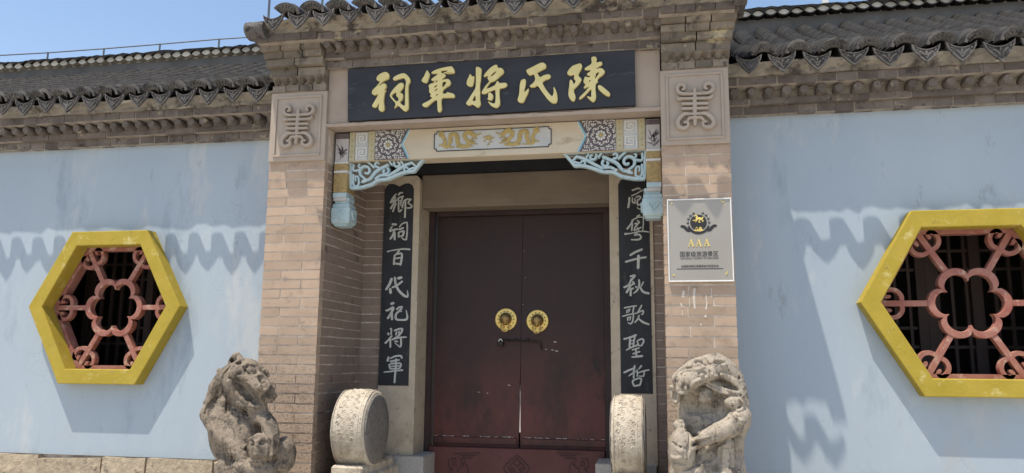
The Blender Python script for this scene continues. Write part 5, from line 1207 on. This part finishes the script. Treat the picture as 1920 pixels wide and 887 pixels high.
E_(905, 410, 10, 62, 108, 66, .01, True, True); E_(925, 462, -10, 40, 52, 40, .006, False, True); c.roll([(900, 300, 26), (950, 300, 30), (985, 370, 22)], -6); c.roll([(860, 480, 20), (890, 560, 24), (960, 560, 22), (1010, 500, 20)], -6)
c.roll([(870, 500, 16), (850, 540, 22), (880, 580, 16)]); c.curl(860, 520, 30, 10, 1.2); E_(1062, 642, -60, 50, 46, 52, .01); c.cut([(960, 600, 10), (1000, 640, 16), (1040, 690, 12)]); c.cut([(880, 640, 8), (960, 700, 10), (1040, 720, 8)])
for i in range(4): c.cut([(800+i*34, 600-i*16, 6), (830+i*34, 660-i*8, 8), (870+i*30, 730, 5)])
C_([(470, 170, -120, 46), (520, 105, -110, 52), (565, 95, -100, 46), (600, 150, -130, 46), (560, 200, -170, 40)], .012); E_(482, 152, 20, 34, 44, 70, .006, True, True); E_(575, 195, 20, 46, 24, 60, .006, True, True); E_(565, 70, -90, 26, 30, 24, .01)
for u, v, r in ((300, 300, 36), (290, 400, 34), (195, 510, 36), (170, 610, 32), (110, 740, 30)): E_(u, v, 60, r, r*1.2, 40, .01)
for i in range(8): c.cut([(450-i*8, 240+i*26, 6), (370-i*12, 330+i*44, 11), (300-i*14, 420+i*56, 11), (230-i*12, 500+i*62, 7)])
for i in range(7): c.roll([(420-i*6, 270+i*30, 10), (350-i*8, 360+i*48, 16), (290-i*14, 440+i*58, 15), (240-i*12, 520+i*60, 10)], -2)
for i in range(7): c.cut([(330-i*14, 640+i*30, 5), (230-i*14, 690+i*34, 9), (130-i*8, 800+i*24, 6)])
for i in range(5): c.curl(540+i*86, 760+(i % 2)*44, 44, 13, 1.4, i*1.7, 1 if i % 2 else -1)
for i in range(4): c.cut([(400+i*40, 620+i*30, 6), (420+i*40, 730+i*26, 9), (400+i*44, 850, 6)])
c.rough(.0014, 80, 5); c.rough(.0012, 230, 8); c.mesh('lion_body', 'lion', ll)
pd = MB(); pd.box(-2.92, -2.12, -.86, -.08, 0, .56, .02); pd.build('pedestal', 'granite', ll)

rl_ = thing('stone_lion', 'pale stone lion right of the gate, head thrown back, paw on a ball', 'stone lion', (.30, -.5, .5), 'stone lions guarding the gate')
c = Clay(-.50, (-.06, -.88, .52), (.72, -.10, 1.68), .0046); E_, C_ = c.ell, c.cap
c.view(1250, 765, .1375)
E_(600, 100, 170, 420, 620, 260, .03); E_(560, 900, 60, 470, 420, 330, .03); E_(560, 1400, 60, 540, 640, 460, .03)
c.view(1250, 655, .1352)
C_([(255, 425, -40, 140), (400, 320, -40, 168), (560, 275, -30, 178), (700, 245, 0, 170), (860, 345, 50, 150), (960, 520, 60, 130), (1000, 760, 40, 135)], .02)
E_(560, 760, 60, 330, 380, 190, .03)
E_(330, 760, -40, 200, 150, 60, .02, True); E_(620, 800, -90, 200, 160, 60, .03, True)
C_([(205, 545, -240, 78), (330, 435, -265, 108), (480, 350, -255, 112), (610, 330, -215, 92)], .015)
C_([(400, 330, -160, 120), (300, 380, -170, 100), (170, 430, -120, 88)], .02)
c.view(1250, 765, .1375)
C_([(1010, 110, -90, 128), (900, 240, -210, 128), (710, 325, -285, 112), (530, 395, -320, 84)], .015); C_([(1020, 200, -20, 110), (960, 400, -20, 95), (940, 700, 0, 100), (930, 950, 0, 110)], .03)
E_(205, 590, -230, 168, 285, 200, .012); E_(185, 235, -70, 92, 74, 100, .02)
C_([(800, 500, -170, 105), (800, 700, -180, 98), (780, 920, -200, 125)], .015); C_([(420, 860, -260, 70), (300, 920, -280, 80)], .02)
C_([(680, 570, -330, 40), (610, 640, -330, 60), (560, 700, -330, 50)], .008, True); C_([(680, 570, -230, 40), (610, 640, -230, 60), (560, 700, -230, 50)], .008, True); E_(330, 225, -170, 56, 95, 120, .012, True)
# paw
for a in ([(560, 395, 40), (440, 425, 40), (370, 445, 32), (335, 470, 20)], [(600, 440, 40), (480, 490, 40), (400, 530, 32), (355, 560, 20)], [(650, 490, 38), (540, 545, 38), (470, 580, 30), (435, 605, 18)], [(500, 345, 30), (420, 345, 30), (385, 360, 20)]): c.roll(a, -12, .008)
for a in ([(560, 425, 6), (440, 462, 9), (360, 500, 7)], [(610, 480, 6), (500, 530, 9), (420, 575, 7)], [(540, 365, 6), (450, 380, 8), (380, 400, 7)]): c.cut(a, -4)
c.cut([(665, 205, 6), (685, 290, 7), (680, 400, 6)]); c.cut([(1060, 240, 8), (940, 330, 12), (820, 420, 14), (700, 500, 12), (560, 590, 9)]); c.cut([(1020, 330, 6), (900, 400, 9), (760, 440, 8)]); c.cut([(870, 90, 6), (960, 180, 9), (1020, 290, 6)])
for i in range(7): c.curl(860+(i % 3)*75, 90+(i//3)*70, 26, 8, 1.2, i*1.3, 1 if i % 2 else -1)
# ball with straps and knot
c.cut([(310, 340, 6), (312, 480, 8), (285, 640, 8), (255, 820, 6)]); c.cut([(90, 310, 4), (180, 300, 6), (300, 318, 5)]); c.cut([(70, 470, 5), (160, 520, 7), (290, 560, 6)]); c.cut([(60, 740, 7), (150, 745, 8), (250, 770, 7)])
c.roll([(70, 670, 20), (130, 690, 26), (175, 680, 22), (150, 715, 16)]); c.curl(190, 540, 60, 12, 1.5, 1); c.curl(130, 420, 40, 10, 1.3, 2, -1); c.curl(230, 660, 34, 9, 1.3, 0); E_(205, 590, 0, 20, 30, 20, .006, False, True)
for i in range(3): c.cut([(150+i*34, 200, 5), (140+i*38, 245, 8), (150+i*36, 290, 5)])
c.curl(165, 235, 32, 10, 1.3)
for i in range(7): c.cut([(690+i*34, 520+i*3, 6), (682+i*36, 620, 10), (690+i*32, 740, 8), (680+i*36, 860, 5)])
for i in range(4): c.roll([(715+i*62, 540, 12), (705+i*64, 660, 17), (715+i*60, 780, 12)])
c.cut([(570, 725, 8), (430, 790, 12), (320, 830, 12), (230, 855, 8)]); c.roll([(560, 750, 18), (420, 820, 22), (250, 890, 18)])
for i in range(4): c.curl(430+i*52, 150+(i % 2)*50, 34, 12, 1.3, i*1.4, 1 if i % 2 else -1)
for i in range(5): c.cut([(850+i*40, 560, 5), (870+i*36, 680, 8), (860+i*38, 820, 5)])
# head
c.view(1250, 655, .1352)
C_([(590, 140, -60, 40), (660, 92, -70, 44), (740, 105, -60, 34), (815, 128, -50, 18)], .012); E_(735, 182, 14, 92, 24, 40, .008, True, True); c.roll([(560, 150, 18), (600, 190, 20), (650, 190, 16)]);
for i in range(6): c.cut([(640+i*38, 190+i*8, 5), (690+i*34, 245+i*16, 9), (730+i*34, 310+i*22, 6)])
for i in range(4): c.cut([(470+i*26, 110+i*6, 5), (510+i*22, 170+i*10, 8), (530+i*22, 220+i*10, 5)])
E_(430, 228, -6, 62, 46, 50, .005, False, True); c.cut([(345, 268, 9), (362, 215, 11), (420, 176, 12), (482, 188, 11), (535, 228, 8)], -2); c.roll([(325, 250, 20), (345, 190, 26), (410, 148, 28), (490, 158, 26), (548, 215, 18)], -10)
E_(180, 405, -6, 50, 52, 46, .005, False, True); c.cut([(118, 450, 9), (128, 385, 11), (180, 350, 12), (232, 335, 11), (250, 290, 10), (330, 272, 8)], -2); c.roll([(96, 470, 18), (105, 380, 24), (165, 318, 28), (225, 268, 28), (310, 232, 22)], -10)
c.roll([(250, 300, 18), (340, 290, 22), (430, 280, 20), (520, 250, 18)], -4); c.roll([(240, 310, 16), (235, 400, 22), (225, 470, 18)], -2)
E_(262, 528, -8, 38, 38, 40, .004, False, True); c.cut([(240, 480, 9), (222, 530, 11), (240, 575, 9)], 0); c.cut([(290, 500, 7), (305, 540, 9), (285, 575, 7)], 0)
E_(492, 356, -8, 28, 28, 30, .004, False, True); c.cut([(452, 392, 7), (455, 340, 9), (500, 315, 9), (540, 345, 8), (530, 400, 6)], 0); c.roll([(540, 400, 14), (575, 360, 18), (570, 310, 14)], -4); c.cut([(600, 300, 7), (610, 360, 9), (560, 420, 7)]); E_(630, 350, -4, 24, 30, 26, .005, False, True)
c.roll([(150, 545, 16), (160, 598, 19), (240, 606, 19), (305, 570, 19), (365, 475, 19), (450, 425, 19), (560, 392, 18), (680, 372, 16), (755, 345, 12)], -8)
c.cut([(200, 640, 10), (320, 600, 14), (400, 500, 14), (540, 425, 12), (680, 392, 9)], 4)
E_(742, 352, 10, 44, 24, 70, .006, True, True)
c.roll([(765, 360, 30), (850, 395, 36), (930, 450, 38), (995, 550, 38), (1050, 650, 36)], -16)
c.cut([(690, 425, 12), (790, 445, 20), (890, 495, 22), (960, 565, 18), (1010, 630, 12)], 0, .004)
for i in range(4): E_(705+i*40, 462+i*8, 0, 19, 20, 22, .003, False, True)
C_([(580, 480, -190, 40), (710, 545, -190, 44), (850, 595, -160, 40), (985, 612, -110, 32)], .008)
for i in range(7): c.cut([(590+i*36, 480+i*10, 5), (640+i*34, 520+i*10, 7), (660+i*36, 570+i*6, 5)])
E_(535, 640, -110, 100, 112, 86, .012); c.cut([(450, 560, 9), (430, 660, 12), (440, 740, 9)])
for i in range(10): c.cut([(265+i*46, 700+(i % 3)*14, 5), (258+i*48, 780, 10), (268+i*46, 880, 6)])
for i in range(6): c.roll([(250+i*34, 640-i*6, 10), (240+i*36, 740, 14), (262+i*34, 840, 9)])
E_(120, 640, -40, 66, 118, 70, .012); E_(112, 650, 10, 30, 80, 44, .006, True, True); C_([(62, 520, -60, 26), (100, 530, -90, 26), (140, 560, -90, 16)], .008)
E_(1000, 405, 10, 52, 74, 60, .012); E_(1000, 395, 20, 18, 32, 30, .006, True, True)
E_(920, 735, -130, 128, 92, 105, .012); c.cut([(800, 680, 6), (880, 640, 9), (980, 650, 9), (1040, 700, 8)]); c.roll([(1000, 690, 18), (1060, 750, 22), (1040, 830, 22), (985, 850, 20), (960, 815, 14)], -8); c.cut([(1010, 720, 6), (1030, 770, 9), (1000, 815, 8)])
c.rough(.0012, 80, 15); c.rough(.0010, 230, 18); c.mesh('lion_body', 'lion2', rl_)
pd = MB(); pd.box(-.06, .72, -.86, -.08, 0, .56, .02); pd.build('pedestal', 'granite', rl_)

# ---------------------------------------------------------------- lightning conductors along the ridges
def conductor(label, pts, xs, yr, zr, blocks):
    t = thing('lightning_conductor', label, 'conductor', (pts[0][0], yr, zr), 'lightning conductor wires')
    m = MB(); m.tube(pts, .009, 5); m.build('wire', 'wire', t)
    for x, z0, z1 in xs: m = MB(); m.tube([(x, yr, z0), (x, yr, z1)], .012, 5); m.build('rod', 'wire', t)
    for x, z in blocks: m = MB(); m.box(x-.03, x+.03, yr-.09, yr-.02, z-.11, z+.02, .004); m.build('clamp_block', 'clamp', t)
yr = 3.45
rods = []; bl = []
for px, pyt, pyb in ((90, 98, 124), (195, 91, 117), (300, 82, 108), (411, 73, 100)): q, q2 = P(px, pyt, yr), P(px-1, pyb, yr); rods.append((q[0], q2[1]-.06, q[1]))
for px, py in ((82, 122), (189, 112), (296, 102), (404, 93)): q = P(px, py, yr-.05); bl.append(q)
wl = [P(px, py, yr) for px, py in ((-40, 106), (0, 104), (90, 99), (195, 91.5), (300, 83), (411, 73.5), (480, 69), (560, 63))]
conductor('thin grey wire on short rods along the long left roof ridge', [(x, yr, z) for x, z in wl], rods, yr, 5.45, bl)
yg = 1.6
rods = []
for px in (507, 606, 685): q, q2 = P(px, -30, yg), P(px, 30, yg); rods.append((q[0], 4.78, q[1]))
wl = [P(px, py, yg) for px, py in ((480, -22), (507, -22), (606, -26), (685, -30), (1300, -60))]
conductor('thin upright rods rising behind the gatehouse roof tiles', [(x, yg, z) for x, z in wl], rods, yg, 4.78, [])
q = P(1543, -15, yr); q2 = P(1543, 14, yr)
conductor('short rod on the right roof ridge beside a white block', [(q[0]-.6, yr, q[1]+.02), (q[0]+2.5, yr, q[1])], [(q[0], q2[1]-.1, q[1])], yr, 5.45, [P(1547, 0, yr-.05)])
